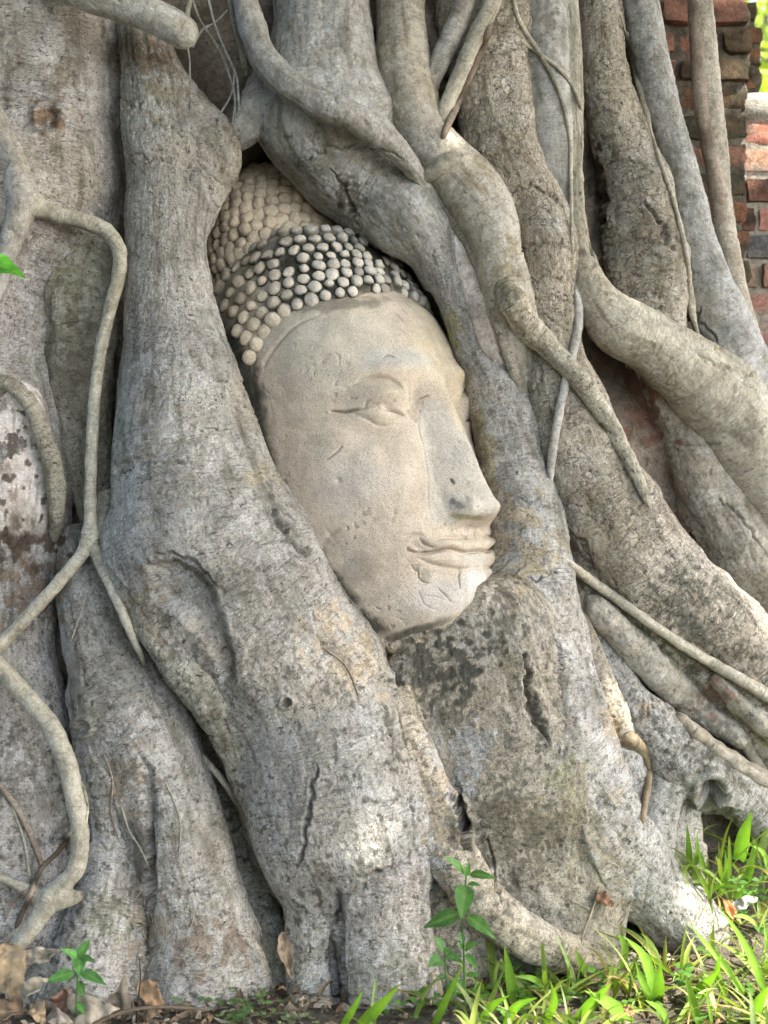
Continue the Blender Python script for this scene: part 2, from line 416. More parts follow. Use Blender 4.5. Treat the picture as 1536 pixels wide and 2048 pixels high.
# stains and patches of the bark, with sun spots and slot shade painted in: x, y, rx, ry, angle(deg), colour, strength, grain (noise scale)
STAINS = [
    (215, 1830, 70, 60, 0, (0.20, 0.22, 0.13), 0.5, 12), (1130, 1560, 50, 90, -20, (0.27, 0.27, 0.15), 0.5, 12), (640, 1900, 50, 60, 0, (0.20, 0.21, 0.14), 0.45, 14), (780, 1930, 80, 50, 0, (0.19, 0.20, 0.14), 0.45, 14),
    (140, 560, 40, 120, 0, (0.20, 0.20, 0.12), 0.5, 12), (380, 480, 40, 80, 0, (0.22, 0.215, 0.19), 0.45, 12), (300, 700, 80, 120, 0, (0.23, 0.225, 0.21), 0.45, 9), (330, 1000, 110, 80, 20, (0.24, 0.235, 0.23), 0.4, 9),
    (620, 1560, 80, 120, 0, (0.19, 0.185, 0.17), 0.4, 12), (250, 1420, 80, 110, 0, (0.17, 0.17, 0.155), 0.45, 14), (360, 1660, 60, 120, 0, (0.18, 0.18, 0.16), 0.45, 14), (650, 130, 60, 120, 0, (0.26, 0.25, 0.22), 0.4, 8),
    (930, 1330, 75, 95, 20, (0.045, 0.047, 0.038), 0.95, 14),
    (840, 1330, 70, 90, -35, (0.06, 0.06, 0.05), 0.8, 18),
    (1010, 1245, 60, 60, 0, (0.06, 0.06, 0.05), 0.7, 20),
    (880, 1410, 90, 60, 30, (0.07, 0.068, 0.055), 0.65, 22),
    (1075, 1420, 28, 110, -12, (0.06, 0.06, 0.05), 0.6, 22),
    (1010, 1640, 130, 190, 0, (0.075, 0.075, 0.055), 0.6, 14),
    (930, 1520, 55, 110, 15, (0.42, 0.44, 0.46), 0.75, 14),
    (880, 1480, 40, 60, 0, (0.40, 0.41, 0.42), 0.5, 14),
    (870, 1730, 22, 120, -8, (0.42, 0.44, 0.47), 0.7, 16),
    (920, 1640, 18, 80, -12, (0.07, 0.07, 0.075), 0.8, 9),  # shade of the deep slot painted dark
    (1180, 1690, 90, 150, -25, (0.36, 0.31, 0.22), 0.5, 10),
    (700, 1310, 130, 80, 25, (0.46, 0.38, 0.27), 0.6, 12),
    (650, 1240, 80, 60, 0, (0.44, 0.36, 0.26), 0.5, 14),
    (1020, 1080, 70, 130, 0, (0.40, 0.33, 0.22), 0.65, 9),
    (960, 860, 26, 150, -10, (0.27, 0.24, 0.14), 0.7, 9),
    (1090, 1110, 40, 50, 0, (0.42, 0.35, 0.20), 0.5, 12),
    (520, 960, 50, 30, -15, (0.36, 0.33, 0.24), 0.8, 10),
    (560, 1030, 26, 80, -25, (0.10, 0.10, 0.09), 0.7, 20),
    (600, 1100, 24, 50, -30, (0.10, 0.10, 0.09), 0.6, 22),
    (430, 1160, 80, 35, 35, (0.13, 0.12, 0.10), 0.5, 18),
    (300, 1230, 45, 110, -25, (0.16, 0.13, 0.09), 0.65, 14),
    (95, 240, 55, 50, 0, (0.20, 0.12, 0.06), 0.8, 18),
    (140, 150, 40, 80, 0, (0.26, 0.22, 0.17), 0.6, 14),
    (50, 1100, 110, 60, 0, (0.07, 0.045, 0.03), 0.95, 9),
    (50, 1190, 110, 80, 0, (0.22, 0.15, 0.10), 0.7, 12),
    (20, 880, 35, 90, 0, (0.12, 0.09, 0.07), 0.6, 20),
    (170, 700, 45, 130, 0, (0.17, 0.15, 0.11), 0.7, 12),
    (320, 190, 80, 60, -10, (0.22, 0.20, 0.14), 0.7, 12),
    (300, 120, 60, 40, 0, (0.24, 0.16, 0.11), 0.7, 14),
    (440, 260, 40, 25, 30, (0.16, 0.14, 0.10), 0.6, 20),
    (280, 1720, 30, 160, 0, (0.10, 0.085, 0.07), 0.7, 9),
    (300, 1850, 60, 70, 0, (0.27, 0.21, 0.15), 0.7, 10),
    (420, 1890, 100, 60, 0, (0.20, 0.14, 0.10), 0.7, 12),
    (260, 1560, 50, 110, -10, (0.25, 0.20, 0.15), 0.6, 10),
    (60, 1600, 110, 160, 0, (0.14, 0.14, 0.12), 0.55, 16),
    (700, 395, 40, 45, -30, (0.09, 0.08, 0.065), 0.8, 18),
    (790, 420, 50, 40, 0, (0.15, 0.145, 0.12), 0.45, 20),
    (700, 300, 110, 60, 25, (0.27, 0.25, 0.18), 0.4, 10),
    (560, 250, 60, 80, 0, (0.27, 0.25, 0.19), 0.4, 12),
    (900, 660, 30, 70, -10, (0.27, 0.25, 0.11), 0.7, 12),
    (955, 340, 40, 60, 0, (0.26, 0.22, 0.13), 0.5, 12),
    (1020, 560, 35, 110, 0, (0.28, 0.25, 0.15), 0.6, 10),
    (960, 100, 60, 120, 0, (0.22, 0.19, 0.15), 0.5, 14),
    (1000, 30, 50, 80, 0, (0.19, 0.17, 0.13), 0.6, 14),
    (1195, 380, 26, 100, 0, (0.045, 0.042, 0.035), 0.95, 12),
    (1190, 480, 30, 60, 0, (0.10, 0.09, 0.07), 0.7, 12),
    (1280, 480, 60, 80, 0, (0.28, 0.23, 0.17), 0.6, 10),
    (1290, 830, 65, 90, 0, (0.17, 0.085, 0.055), 0.9, 9, ('U', 'U2', 'trunk')),
    (1335, 790, 60, 40, 0, (0.26, 0.15, 0.10), 0.8, 9, ('U', 'U2', 'trunk')),
    (1330, 1010, 30, 100, -15, (0.18, 0.15, 0.13), 0.5, 10),
    (1360, 1180, 80, 60, 35, (0.11, 0.11, 0.09), 0.75, 18),
    (1400, 1270, 130, 60, 35, (0.13, 0.13, 0.11), 0.7, 20),
    (1370, 1310, 120, 40, 38, (0.085, 0.095, 0.06), 0.8, 16),
    (1430, 1390, 50, 60, 0, (0.22, 0.12, 0.085), 0.7, 14),
    (1210, 1060, 90, 110, 0, (0.30, 0.255, 0.195), 0.6, 10),
    (1130, 820, 50, 80, 0, (0.28, 0.24, 0.21), 0.5, 10),
    (1100, 450, 45, 45, 0, (0.46, 0.45, 0.43), 0.6, 12),  # highlight on the bulge painted pale
    (1005, 175, 30, 36, 0, (0.50, 0.48, 0.43), 0.8, 12),  # sun spot painted pale
    (1440, 1480, 110, 70, 40, (0.10, 0.105, 0.085), 0.7, 20),
    (1420, 1570, 110, 60, 30, (0.10, 0.10, 0.085), 0.6, 20),
    (1290, 1420, 26, 40, 20, (0.40, 0.30, 0.16), 0.6, 10),
    (1225, 1460, 22, 60, -15, (0.36, 0.28, 0.17), 0.7, 14),
    (1100, 30, 25, 70, 0, (0.17, 0.15, 0.12), 0.5, 14),
    (770, 60, 25, 120, 0, (0.26, 0.22, 0.17), 0.5, 10),
]
# cracks in the bark: polyline, half width px, depth m
CRACKS = [
    ([(1052, 1310), (1058, 1370), (1062, 1420), (1080, 1450), (1098, 1492)], 8, 0.028),
    ([(765, 1408), (780, 1440), (788, 1480), (800, 1522)], 6, 0.02),
    ([(632, 1530), (625, 1590), (612, 1650), (608, 1700), (590, 1730)], 5, 0.018),
    ([(690, 372), (700, 410), (705, 440), (715, 455)], 5, 0.018),
    ([(668, 340), (680, 365), (700, 380)], 4, 0.012),
    ([(540, 1020), (556, 1045), (575, 1060)], 7, 0.014),
    ([(575, 1070), (592, 1095), (606, 1115)], 7, 0.014),
    ([(288, 1125), (320, 1108), (360, 1112), (400, 1135), (432, 1165)], 5, 0.014),
    ([(465, 958), (490, 948), (532, 944)], 3, 0.008),
    ([(1290, 400), (1318, 440), (1345, 500)], 5, 0.018),
    ([(1180, 350), (1195, 400), (1205, 440), (1195, 460)], 9, 0.03),
    ([(1400, 715), (1450, 735), (1510, 748)], 4, 0.01),
    ([(1395, 610), (1395, 645), (1420, 665), (1440, 700)], 4, 0.012),
    ([(0, 212), (60, 215), (120, 205)], 3, 0.006),
    ([(100, 160), (145, 150), (170, 185), (180, 225)], 3, 0.007),
    ([(0, 135), (70, 133)], 3, 0.006),
    ([(1115, 860), (1175, 845), (1240, 870)], 3, 0.006),
    ([(1180, 950), (1230, 945), (1275, 945)], 3, 0.006),
    ([(1330, 905), (1390, 890), (1440, 885)], 3, 0.007),
    ([(1440, 1000), (1490, 1040), (1530, 1110)], 4, 0.01),
    ([(706, 1752), (735, 1755), (765, 1748), (790, 1735), (822, 1728)], 5, 0.010),
    ([(915, 1590), (925, 1640), (935, 1700)], 9, 0.05),
    ([(975, 1670), (985, 1730), (1000, 1800)], 4, 0.010),
    ([(820, 1560), (826, 1640), (836, 1720), (846, 1800), (850, 1900)], 4, 0.010),
    ([(297, 1640), (300, 1720), (300, 1800), (292, 1900)], 8, 0.02),
    ([(1270, 820), (1290, 850), (1320, 860)], 4, 0.01),
    ([(1145, 1060), (1165, 1090), (1190, 1130)], 5, 0.014),
    ([(640, 260), (620, 300), (590, 318)], 3, 0.006),
    ([(1060, 790), (1085, 760), (1075, 730)], 4, 0.008),
    ([(1028, 388), (1058, 374), (1098, 384), (1125, 415)], 4, 0.010), ([(1034, 512), (1062, 492), (1100, 482), (1150, 498)], 4, 0.009),
    ([(1040, 560), (1080, 552), (1140, 560)], 3, 0.007), ([(1045, 600), (1095, 592), (1150, 604)], 3, 0.006), ([(1042, 640), (1090, 634), (1150, 646)], 3, 0.006),
    ([(245, 335), (290, 318), (345, 322), (400, 345)], 3, 0.007), ([(245, 270), (300, 252), (360, 262), (430, 290)], 3, 0.006), ([(242, 215), (300, 202), (370, 215)], 3, 0.006),
    ([(590, 330), (650, 300), (720, 290), (800, 310)], 3, 0.008), ([(640, 370), (700, 345), (770, 345), (830, 370)], 3, 0.006), ([(560, 300), (610, 275), (660, 262)], 3, 0.006),
    ([(205, 970), (260, 940), (320, 925), (380, 925)], 3, 0.007), ([(610, 1180), (650, 1165), (680, 1160)], 3, 0.007), ([(520, 1140), (570, 1128), (620, 1135)], 3, 0.006), ([(500, 1090), (540, 1080), (590, 1085)], 3, 0.006),
    ([(985, 1010), (1040, 1000), (1110, 1015)], 3, 0.006), ([(1000, 1150), (1060, 1160), (1120, 1150)], 3, 0.007), ([(1200, 330), (1250, 318), (1300, 330)], 3, 0.007), ([(1220, 520), (1290, 510), (1360, 530)], 3, 0.007), ([(1215, 590), (1290, 585), (1365, 600)], 3, 0.006),
    ([(160, 1270), (210, 1255), (270, 1280)], 3, 0.007), ([(380, 1790), (430, 1785), (470, 1795)], 4, 0.008), ([(1340, 1160), (1390, 1180), (1440, 1160)], 3, 0.007),
    ([(870, 1180), (900, 1172)], 3, 0.006),
]
# round knot holes: x, y, radius px, depth
HOLES = [(572, 1405, 9, 0.02), (1425, 1585, 26, 0.06), (95, 235, 22, 0.012), (1420, 1595, 18, 0.05), (165, 1455, 14, 0.012)]

class Root:
    def __init__(s, name, style, flat, pts, wr=1.0, lump=1.0, label=None, mat=None, cap=False, res=2.7, backs=10, span=112):
        s.name, s.style, s.flat, s.wr, s.lump, s.label, s.cap = name, style, flat, wr, lump, label, cap
        s.mat = mat
        p = catmull(pts, res)
        s.p = p
        Y = base(p[:, 0], p[:, 1]) - p[:, 3]
        s.C = P(p[:, 0], p[:, 1], Y)
        s.r = np.maximum(p[:, 2], 0.6) * Y / F
        if cap:
            d = np.concatenate([[0], np.cumsum(np.linalg.norm(np.diff(s.C, axis=0), axis=1))])
            e = d[-1] - d
            L = s.r[-1] * 1.0
            s.r = s.r * np.sqrt(np.clip(1 - np.clip(1 - e / L, 0, 1) ** 2, 0.0004, 1))
        T = np.gradient(s.C, axis=0)
        # smooth tangents so that tight bends do not fold
        T /= np.linalg.norm(T, axis=1)[:, None] + 1e-9
        k = max(1, int(np.mean(p[:, 2]) / res * 0.35))
        if k > 1 and len(T) > 3:
            ker = np.ones(2 * k + 1) / (2 * k + 1)
            Tp = np.vstack([np.repeat(T[:1], k, 0), T, np.repeat(T[-1:], k, 0)])
            T = np.stack([np.convolve(Tp[:, i], ker, 'valid') for i in range(3)], 1)
            T /= np.linalg.norm(T, axis=1)[:, None]
        V = s.C - np.array([0, 0, CZ]); V /= np.linalg.norm(V, axis=1)[:, None]
        S = np.cross(T, V); S /= np.linalg.norm(S, axis=1)[:, None]
        N = np.cross(S, T); N /= np.linalg.norm(N, axis=1)[:, None]
        sg = np.sign(np.sum(N * V, 1)); N *= -sg[:, None]          # N points to the viewer
        s.T, s.S, s.N = T, S, N
        hw = np.percentile(p[:, 2], 80)
        sp = math.radians(span)
        n = int(np.clip(2 * sp * hw / res, 9, 330))
        ph = np.concatenate([np.linspace(-sp, sp, n), np.linspace(sp, 2 * math.pi - sp, backs + 2)[1:-1]])
        s.ph = ph
        s.seed = abs(hash_s(name + style + str(pts[0]))) % 997

def hash_s(t):
    h = 7
    for ch in t: h = (h * 31 + ord(ch)) % 1000003
    return h

def sdf(r, pts):
    st = max(1, len(r.C) // 90)
    C, S, N, T, R = r.C[::st], r.S[::st], r.N[::st], r.T[::st], r.r[::st]
    out = np.empty(len(pts))
    for a in range(0, len(pts), 20000):
        q = pts[a:a + 20000]
        d2 = ((q[:, None] - C[None]) ** 2).sum(-1)
        i = d2.argmin(1)
        d = q - C[i]
        x = (d * S[i]).sum(1); y = (d * N[i]).sum(1); z = (d * T[i]).sum(1)
        z = np.where((i == 0) | (i == len(C) - 1), z, 0)
        rho = np.sqrt((x / R[i]) ** 2 + (y / (R[i] * r.flat)) ** 2 + (z / R[i]) ** 2) + 1e-6
        ln = np.sqrt(x * x + y * y + z * z)
        out[a:a + 20000] = ln * (1 - 1 / rho)
    return out

# hollows pressed into the bark: outline, depth m, edge softness px
DENTS = [
    ([(284, 1128), (312, 1108), (345, 1104), (392, 1122), (430, 1165), (452, 1225), (470, 1300), (474, 1365), (440, 1372), (402, 1290), (356, 1240), (312, 1215), (292, 1170)], 0.034, 30),
    ([(268, 1500), (312, 1520), (322, 1640), (318, 1800), (300, 1930), (276, 1930), (284, 1800), (276, 1650)], 0.026, 34),
    ([(674, 1768), (690, 1800), (692, 1900), (702, 2020), (660, 2020), (656, 1880), (664, 1800)], 0.035, 20),
    ([(1165, 300), (1205, 330), (1222, 400), (1210, 480), (1180, 520), (1165, 420)], 0.05, 18),
    ([(225, 930), (300, 905), (360, 890), (360, 902), (300, 925), (230, 962)], 0.006, 6),
    ([(1395, 1595), (1470, 1615), (1480, 1690), (1405, 1690)], 0.10, 20),
]
ROOTS = {}
def R(key, *a, **k):
    ROOTS[key] = Root(*a, **k)

# ---- left side
R('A', 'root', 'lilac', 0.62, [(50, -70, 190, 0), (48, 200, 190, 0), (45, 400, 198, 0), (0, 560, 140, 0), (-15, 700, 128, 0), (-8, 850, 136, 0), (0, 1000, 140, 0), (5, 1100, 118, -.01), (-5, 1300, 120, 0), (5, 1500, 140, .02), (15, 1700, 160, .04), (10, 1900, 170, .05), (0, 2080, 170, .05)],
  label='broad pale grey root mass at the left edge with a rotten hollow')
R('A2', 'root', 'olive', 0.7, [(205, 300, 30, -.05), (195, 450, 45, -.03), (172, 560, 66, 0), (165, 700, 66, 0), (172, 850, 55, -.01), (190, 1000, 40, -.02), (205, 1100, 30, -.03)])
R('A3', 'root', 'brown', 0.7, [(215, -60, 40, -.06), (215, 100, 42, -.05), (222, 250, 36, -.05), (225, 400, 30, -.06), (230, 480, 25, -.08)])
R('ring', 'root', 'vine', 0.8, [(-40, 775, 14, .09), (10, 765, 15, .115), (50, 795, 16, .115), (80, 850, 18, .11), (100, 910, 20, .10), (112, 980, 20, .085), (114, 1035, 16, .06), (106, 1085, 9, .0)], wr=.5,
  label='pale green rolled rim around the bare wood hollow')
R('wood', 'bare_wood', 'wood', 0.5, [(5, 745, 22, .04), (22, 800, 60, .05), (30, 880, 66, .055), (35, 960, 68, .06), (36, 1040, 62, .05), (34, 1100, 52, .015), (32, 1140, 44, -.03)], wr=.6, mat='wood', label='bare bleached wood exposed in a hollow of the bark')
R('B', 'root', 'grey', 0.82, [(285, 40, 50, -.03), (292, 100, 55, .0), (308, 170, 68, .02), (320, 250, 80, .03), (331, 350, 82, .04), (333, 450, 83, .05), (339, 550, 87, .06), (344, 650, 101, .07), (356, 750, 120, .08), (366, 850, 143, .09), (385, 950, 168, .10), (415, 1070, 192, .10), (472, 1190, 192, .10), (548, 1300, 174, .10), (610, 1400, 170, .10), (648, 1500, 176, .10), (672, 1600, 180, .10), (695, 1690, 165, .09), (712, 1770, 140, .06), (720, 1860, 110, .02)],
  label='thickest grey root, running down along the left cheek of the stone head')
R('Bb', 'root', 'grey', 0.8, [(370, 215, 40, .01), (415, 270, 50, .03), (435, 320, 47, .04), (415, 380, 38, .03), (390, 440, 25, .02)])
R('Bs', 'root', 'grey', 0.75, [(450, 900, 40, .06), (485, 960, 55, .07), (534, 1050, 58, .06), (582, 1140, 58, .06), (630, 1220, 58, .07), (690, 1300, 60, .08)])
R('C1', 'root', 'olive', 0.8, [(215, 1000, 40, .06), (242, 1100, 40, .12), (270, 1180, 36, .165), (312, 1262, 38, .18), (376, 1345, 42, .18), (440, 1435, 42, .16), (490, 1540, 36, .12), (518, 1640, 34, .07), (530, 1720, 30, .0)], lump=1.4)
R('C2', 'root', 'grey', 0.8, [(352, 1090, 24, .10), (376, 1150, 32, .155), (402, 1220, 34, .165), (430, 1295, 34, .16), (462, 1380, 32, .13), (490, 1460, 24, .08)])
R('D', 'root', 'grey', 0.95, [(150, 1060, 30, -.02), (162, 1110, 48, .0), (185, 1190, 72, .03), (215, 1280, 92, .05), (250, 1380, 104, .06), (288, 1480, 108, .08), (325, 1580, 98, .09), (358, 1680, 96, .11), (390, 1780, 92, .12), (408, 1880, 104, .12), (415, 1980, 125, .12), (415, 2080, 140, .12)],
  label='thick grey root in the lower left corner of the tree')
R('Dl', 'root', 'grey', 0.95, [(190, 1400, 50, .05), (222, 1500, 72, .07), (238, 1600, 68, .09), (236, 1700, 62, .10), (224, 1800, 78, .11), (205, 1900, 98, .12), (180, 2000, 125, .12), (170, 2080, 140, .12)])
R('Dc', 'root', 'tan', 0.6, [(300, 1480, 40, .08), (292, 1600, 45, .09), (300, 1720, 45, .09), (310, 1850, 50, .12), (310, 1960, 60, .14), (310, 2080, 70, .14)])
R('E', 'root', 'olive', 0.7, [(300, 1290, 40, -.06), (350, 1350, 50, -.06), (400, 1440, 60, -.07), (445, 1560, 56, -.08), (475, 1680, 52, -.07), (502, 1800, 52, -.03), (535, 1900, 52, .03), (580, 1970, 42, .07), (640, 2030, 34, .08), (700, 2060, 30, .06)])
R('E2', 'root', 'olive', 0.9, [(520, 1660, 30, -.06), (538, 1740, 46, -.05), (548, 1810, 46, -.06), (560, 1900, 40, -.06)])
R('t1', 'root', 'grey', 0.85, [(590, 1600, 50, .11), (602, 1700, 52, .14), (614, 1790, 47, .13), (622, 1880, 50, .12), (628, 1970, 58, .12), (632, 2080, 64, .12)])
R('t2', 'root', 'lilac', 0.7, [(735, 1560, 80, .12), (752, 1660, 92, .14), (765, 1760, 94, .14), (772, 1860, 98, .14), (778, 1960, 102, .15), (780, 2080, 110, .15)])
R('t3', 'root', 'tan', 0.7, [(850, 1560, 30, .03), (868, 1680, 42, .05), (882, 1790, 46, .06), (893, 1890, 52, .07), (905, 1990, 60, .07), (910, 2080, 66, .07)])
R('t4', 'root', 'tan', 0.7, [(955, 1830, 30, .02), (965, 1900, 34, .04), (985, 1970, 38, .04), (1000, 2050, 42, .04)])
R('stub', 'root', 'tan', 0.8, [(505, 2085, 40, .15), (560, 2040, 36, .16), (620, 2018, 30, .18), (690, 2032, 26, .17), (760, 2056, 24, .16), (820, 2080, 22, .14)], label='pale pinkish root lying along the ground at the bottom')
R('I', 'root', 'tan', 0.85, [(790, 1380, 34, .10), (826, 1500, 44, .12), (862, 1610, 50, .13), (906, 1715, 52, .14), (968, 1805, 48, .14), (1050, 1870, 44, .13), (1130, 1906, 40, .12), (1230, 1932, 35, .10), (1330, 1955, 28, .05)], label='root sweeping right along the ground in front of the crusty panel')
# ---- centre, above and right of the head
R('G', 'root', 'grey', 0.95, [(638, -70, 94, -.04), (645, 60, 102, -.03), (648, 150, 116, -.03), (652, 225, 136, -.04), (690, 303, 128, -.08), (760, 386, 102, -.09), (820, 448, 82, -.07), (860, 512, 46, -.10), (880, 570, 30, -.13)],
  label='thick root arching over the top of the stone head')
R('G2', 'root', 'grey', 0.9, [(525, 150, 20, -.05), (512, 200, 30, -.02), (495, 245, 33, -.01), (468, 285, 26, -.03), (440, 310, 16, -.06)])
R('F', 'root', 'grey', 0.95, [(862, 430, 40, -.07), (882, 490, 40, -.07), (900, 560, 36, -.08), (924, 640, 37, -.10), (955, 710, 46, -.13), (985, 775, 56, -.12), (1008, 840, 64, -.11), (1024, 920, 70, -.09), (1042, 1010, 74, -.07), (1057, 1100, 84, -.04), (1072, 1190, 86, -.02), (1082, 1290, 96, .0), (1085, 1390, 112, .01), (1110, 1480, 118, .02), (1158, 1570, 104, .04), (1218, 1670, 88, .06), (1290, 1760, 76, .08), (1358, 1836, 74, .08), (1440, 1912, 66, .04), (1540, 2000, 60, .0)],
  label='grey and ochre root running down past the tip of the nose')
R('Fw', 'bare_wood', 'wood', 0.6, [(897, 440, 12, -.04), (925, 510, 24, -.05), (957, 600, 30, -.06), (988, 690, 26, -.075), (1016, 765, 12, -.09)], mat='wood', wr=.3, label='strip of bare streaked wood between two root strands')
R('Fr', 'root', 'tan', 0.9, [(890, 405, 20, -.03), (932, 470, 16, -.03), (968, 560, 11, -.035), (998, 650, 10, -.04), (1024, 730, 12, -.05), (1048, 805, 15, -.08)])
R('H', 'root', 'tan', 0.45, [(880, 1205, 60, -.04), (925, 1245, 130, .0), (935, 1300, 170, .02), (955, 1400, 180, .03), (985, 1500, 186, .01), (1010, 1600, 186, -.01), (1030, 1700, 184, -.025), (1048, 1800, 184, -.035), (1055, 1900, 184, -.04), (1060, 2000, 184, -.04)], lump=1.6, wr=.2,
  label='broad crusty tan root under the chin blotched with black lichen')
R('Ht', 'root', 'tan', 0.6, [(752, 1262, 36, .045), (830, 1247, 42, .04), (900, 1233, 44, .04), (965, 1217, 40, .035), (1020, 1224, 40, .02), (1070, 1260, 40, .0)], lump=1.8, wr=.2)
R('J', 'root', 'tan', 1.0, [(804, -70, 50, -.05), (802, 60, 50, -.04), (812, 170, 58, -.03), (845, 265, 55, -.02), (900, 335, 58, -.02), (955, 395, 62, -.02), (986, 470, 56, -.03), (1003, 560, 46, -.05), (1014, 640, 42, -.06), (1026, 720, 32, -.08), (1040, 800, 22, -.12)], wr=.5, lump=.6,
  label='smooth tan root hooking down beside the bare wood strip')
R('K', 'root', 'vine', 0.9, [(1010, 560, 30, -.04), (1040, 625, 27, -.02), (1092, 688, 22, .0), (1155, 755, 21, .01), (1208, 830, 19, .01), (1250, 905, 16, .0), (1284, 975, 11, -.02), (1305, 1035, 6, -.06)], wr=.5)
R('M', 'root', 'tan', 0.85, [(960, -70, 95, -.12), (972, 120, 86, -.11), (995, 270, 72, -.09), (1035, 365, 66, -.07), (1082, 440, 62, -.05), (1094, 520, 60, -.05), (1096, 600, 60, -.06), (1100, 680, 62, -.06), (1115, 760, 74, -.05), (1145, 850, 88, -.04), (1186, 950, 96, -.02), (1238, 1055, 104, .0), (1298, 1150, 112, .02), (1370, 1240, 116, .04), (1455, 1325, 122, .06), (1550, 1410, 130, .08), (1650, 1490, 130, .08)], lump=1.4,
  label='big ringed root slanting down to the right edge')
R('N', 'root', 'grey', 0.9, [(1088, -70, 46, -.08), (1091, 100, 48, -.07), (1099, 250, 46, -.07), (1113, 380, 36, -.08), (1128, 480, 24, -.10), (1138, 560, 14, -.13)], wr=.4, lump=.5)
R('Q', 'root', 'vine', 0.9, [(1140, -70, 13, -.04), (1148, 80, 15, -.03), (1153, 230, 15, -.03), (1152, 340, 14, -.03), (1156, 440, 19, -.03), (1166, 520, 26, -.02), (1188, 590, 42, .0), (1232, 645, 58, .01), (1308, 692, 62, .01), (1380, 745, 72, .01), (1442, 812, 82, .0), (1494, 900, 82, .0), (1545, 1000, 76, .0), (1610, 1110, 72, .0)], wr=.5, lump=.6,
  label='smooth pale root sweeping right from a thin upright strand')
R('Rr', 'root', 'tan', 0.9, [(1193, -70, 36, -.09), (1204, 80, 46, -.08), (1218, 180, 50, -.07), (1242, 280, 58, -.06), (1270, 370, 70, -.05), (1286, 460, 80, -.05), (1294, 550, 80, -.05), (1300, 640, 74, -.06), (1305, 730, 55, -.09)], lump=1.3)
R('S', 'root', 'grey', 0.9, [(1270, -70, 35, -.04), (1297, 90, 36, -.04), (1322, 200, 35, -.03), (1350, 300, 34, -.03), (1378, 400, 34, -.03), (1401, 500, 37, -.02), (1428, 600, 52, -.02), (1462, 690, 62, -.02), (1500, 780, 62, -.03), (1545, 880, 62, -.04)], wr=.4, lump=.6)
R('T', 'root', 'tan', 0.9, [(1397, -70, 20, -.10), (1412, 100, 23, -.09), (1424, 220, 23, -.09), (1437, 320, 21, -.09), (1446, 420, 20, -.09), (1456, 510, 26, -.08), (1466, 590, 32, -.08), (1485, 690, 38, -.08), (1510, 800, 42, -.10)], wr=.4, lump=.6)
R('T2', 'root', 'brown', 0.9, [(1385, -70, 10, -.10), (1390, 80, 11, -.09), (1402, 220, 13, -.08), (1424, 340, 13, -.08), (1440, 430, 12, -.08), (1452, 500, 10, -.08)], wr=.3)
R('Rd', 'root', 'brown', 0.8, [(1262, 60, 26, -.14), (1290, 200, 26, -.13), (1312, 300, 24, -.13), (1345, 420, 24, -.13), (1372, 520, 22, -.13), (1392, 640, 20, -.13)])
R('U', 'root', 'tan', 0.95, [(1300, 690, 40, -.12), (1335, 770, 52, -.10), (1372, 850, 58, -.09), (1406, 930, 68, -.08), (1448, 1020, 76, -.07), (1500, 1110, 84, -.06), (1580, 1200, 90, -.06)])
R('U2', 'root', 'rust', 0.7, [(1258, 720, 40, -.19), (1290, 800, 50, -.18), (1318, 890, 48, -.18), (1345, 980, 44, -.18), (1380, 1070, 44, -.14)])
R('V1', 'root', 'olive', 0.8, [(1130, 1090, 36, -.10), (1175, 1170, 50, -.06), (1240, 1260, 58, -.03), (1310, 1345, 60, -.02), (1390, 1420, 62, -.01), (1470, 1485, 66, .0), (1570, 1560, 70, .0)], lump=1.3)
R('V6', 'root', 'olive', 0.8, [(1310, 1300, 40, -.10), (1390, 1370, 60, -.07), (1470, 1440, 66, -.06), (1570, 1520, 70, -.06)], lump=1.4)
R('V5', 'root', 'grey', 0.9, [(1335, 1335, 16, .03), (1370, 1362, 20, .05), (1405, 1405, 21, .055), (1430, 1450, 18, .05), (1445, 1500, 14, .03), (1455, 1560, 10, .0)])
R('V2', 'root', 'grey', 0.9, [(1170, 1240, 34, -.05), (1215, 1320, 40, -.02), (1262, 1400, 38, .03), (1318, 1455, 48, .06), (1375, 1510, 56, .07), (1440, 1560, 62, .07), (1510, 1600, 62, .06), (1600, 1650, 64, .05)], lump=1.3,
  label='lichen-spotted root with a knot hole above the grass on the right')
R('V3', 'root', 'tan', 0.8, [(1148, 1200, 16, -.04), (1168, 1280, 26, .01), (1192, 1355, 34, .045), (1218, 1415, 35, .06), (1244, 1462, 26, .065), (1262, 1488, 13, .06), (1276, 1500, 7, .04)], label='short pale root catching the sun, tapering to a thin twisted end')
R('V3b', 'root', 'grey', 0.8, [(1195, 1400, 36, -.01), (1222, 1480, 42, .01), (1258, 1560, 40, .01), (1285, 1640, 36, .0), (1300, 1720, 34, .0)])
R('V4', 'root', 'grey', 0.9, [(1335, 1480, 46, .02), (1330, 1550, 42, .03), (1318, 1610, 40, .04), (1306, 1670, 44, .04), (1295, 1750, 50, .03)])
R('V7', 'root', 'pale', 0.9, [(1378, 1560, 36, -.02), (1366, 1625, 44, .0), (1358, 1690, 54, .0), (1352, 1760, 62, .0)], lump=.7)
R('V8', 'root', 'grey', 0.9, [(1560, 1600, 36, -.02), (1545, 1660, 42, -.03), (1535, 1740, 50, -.03)])

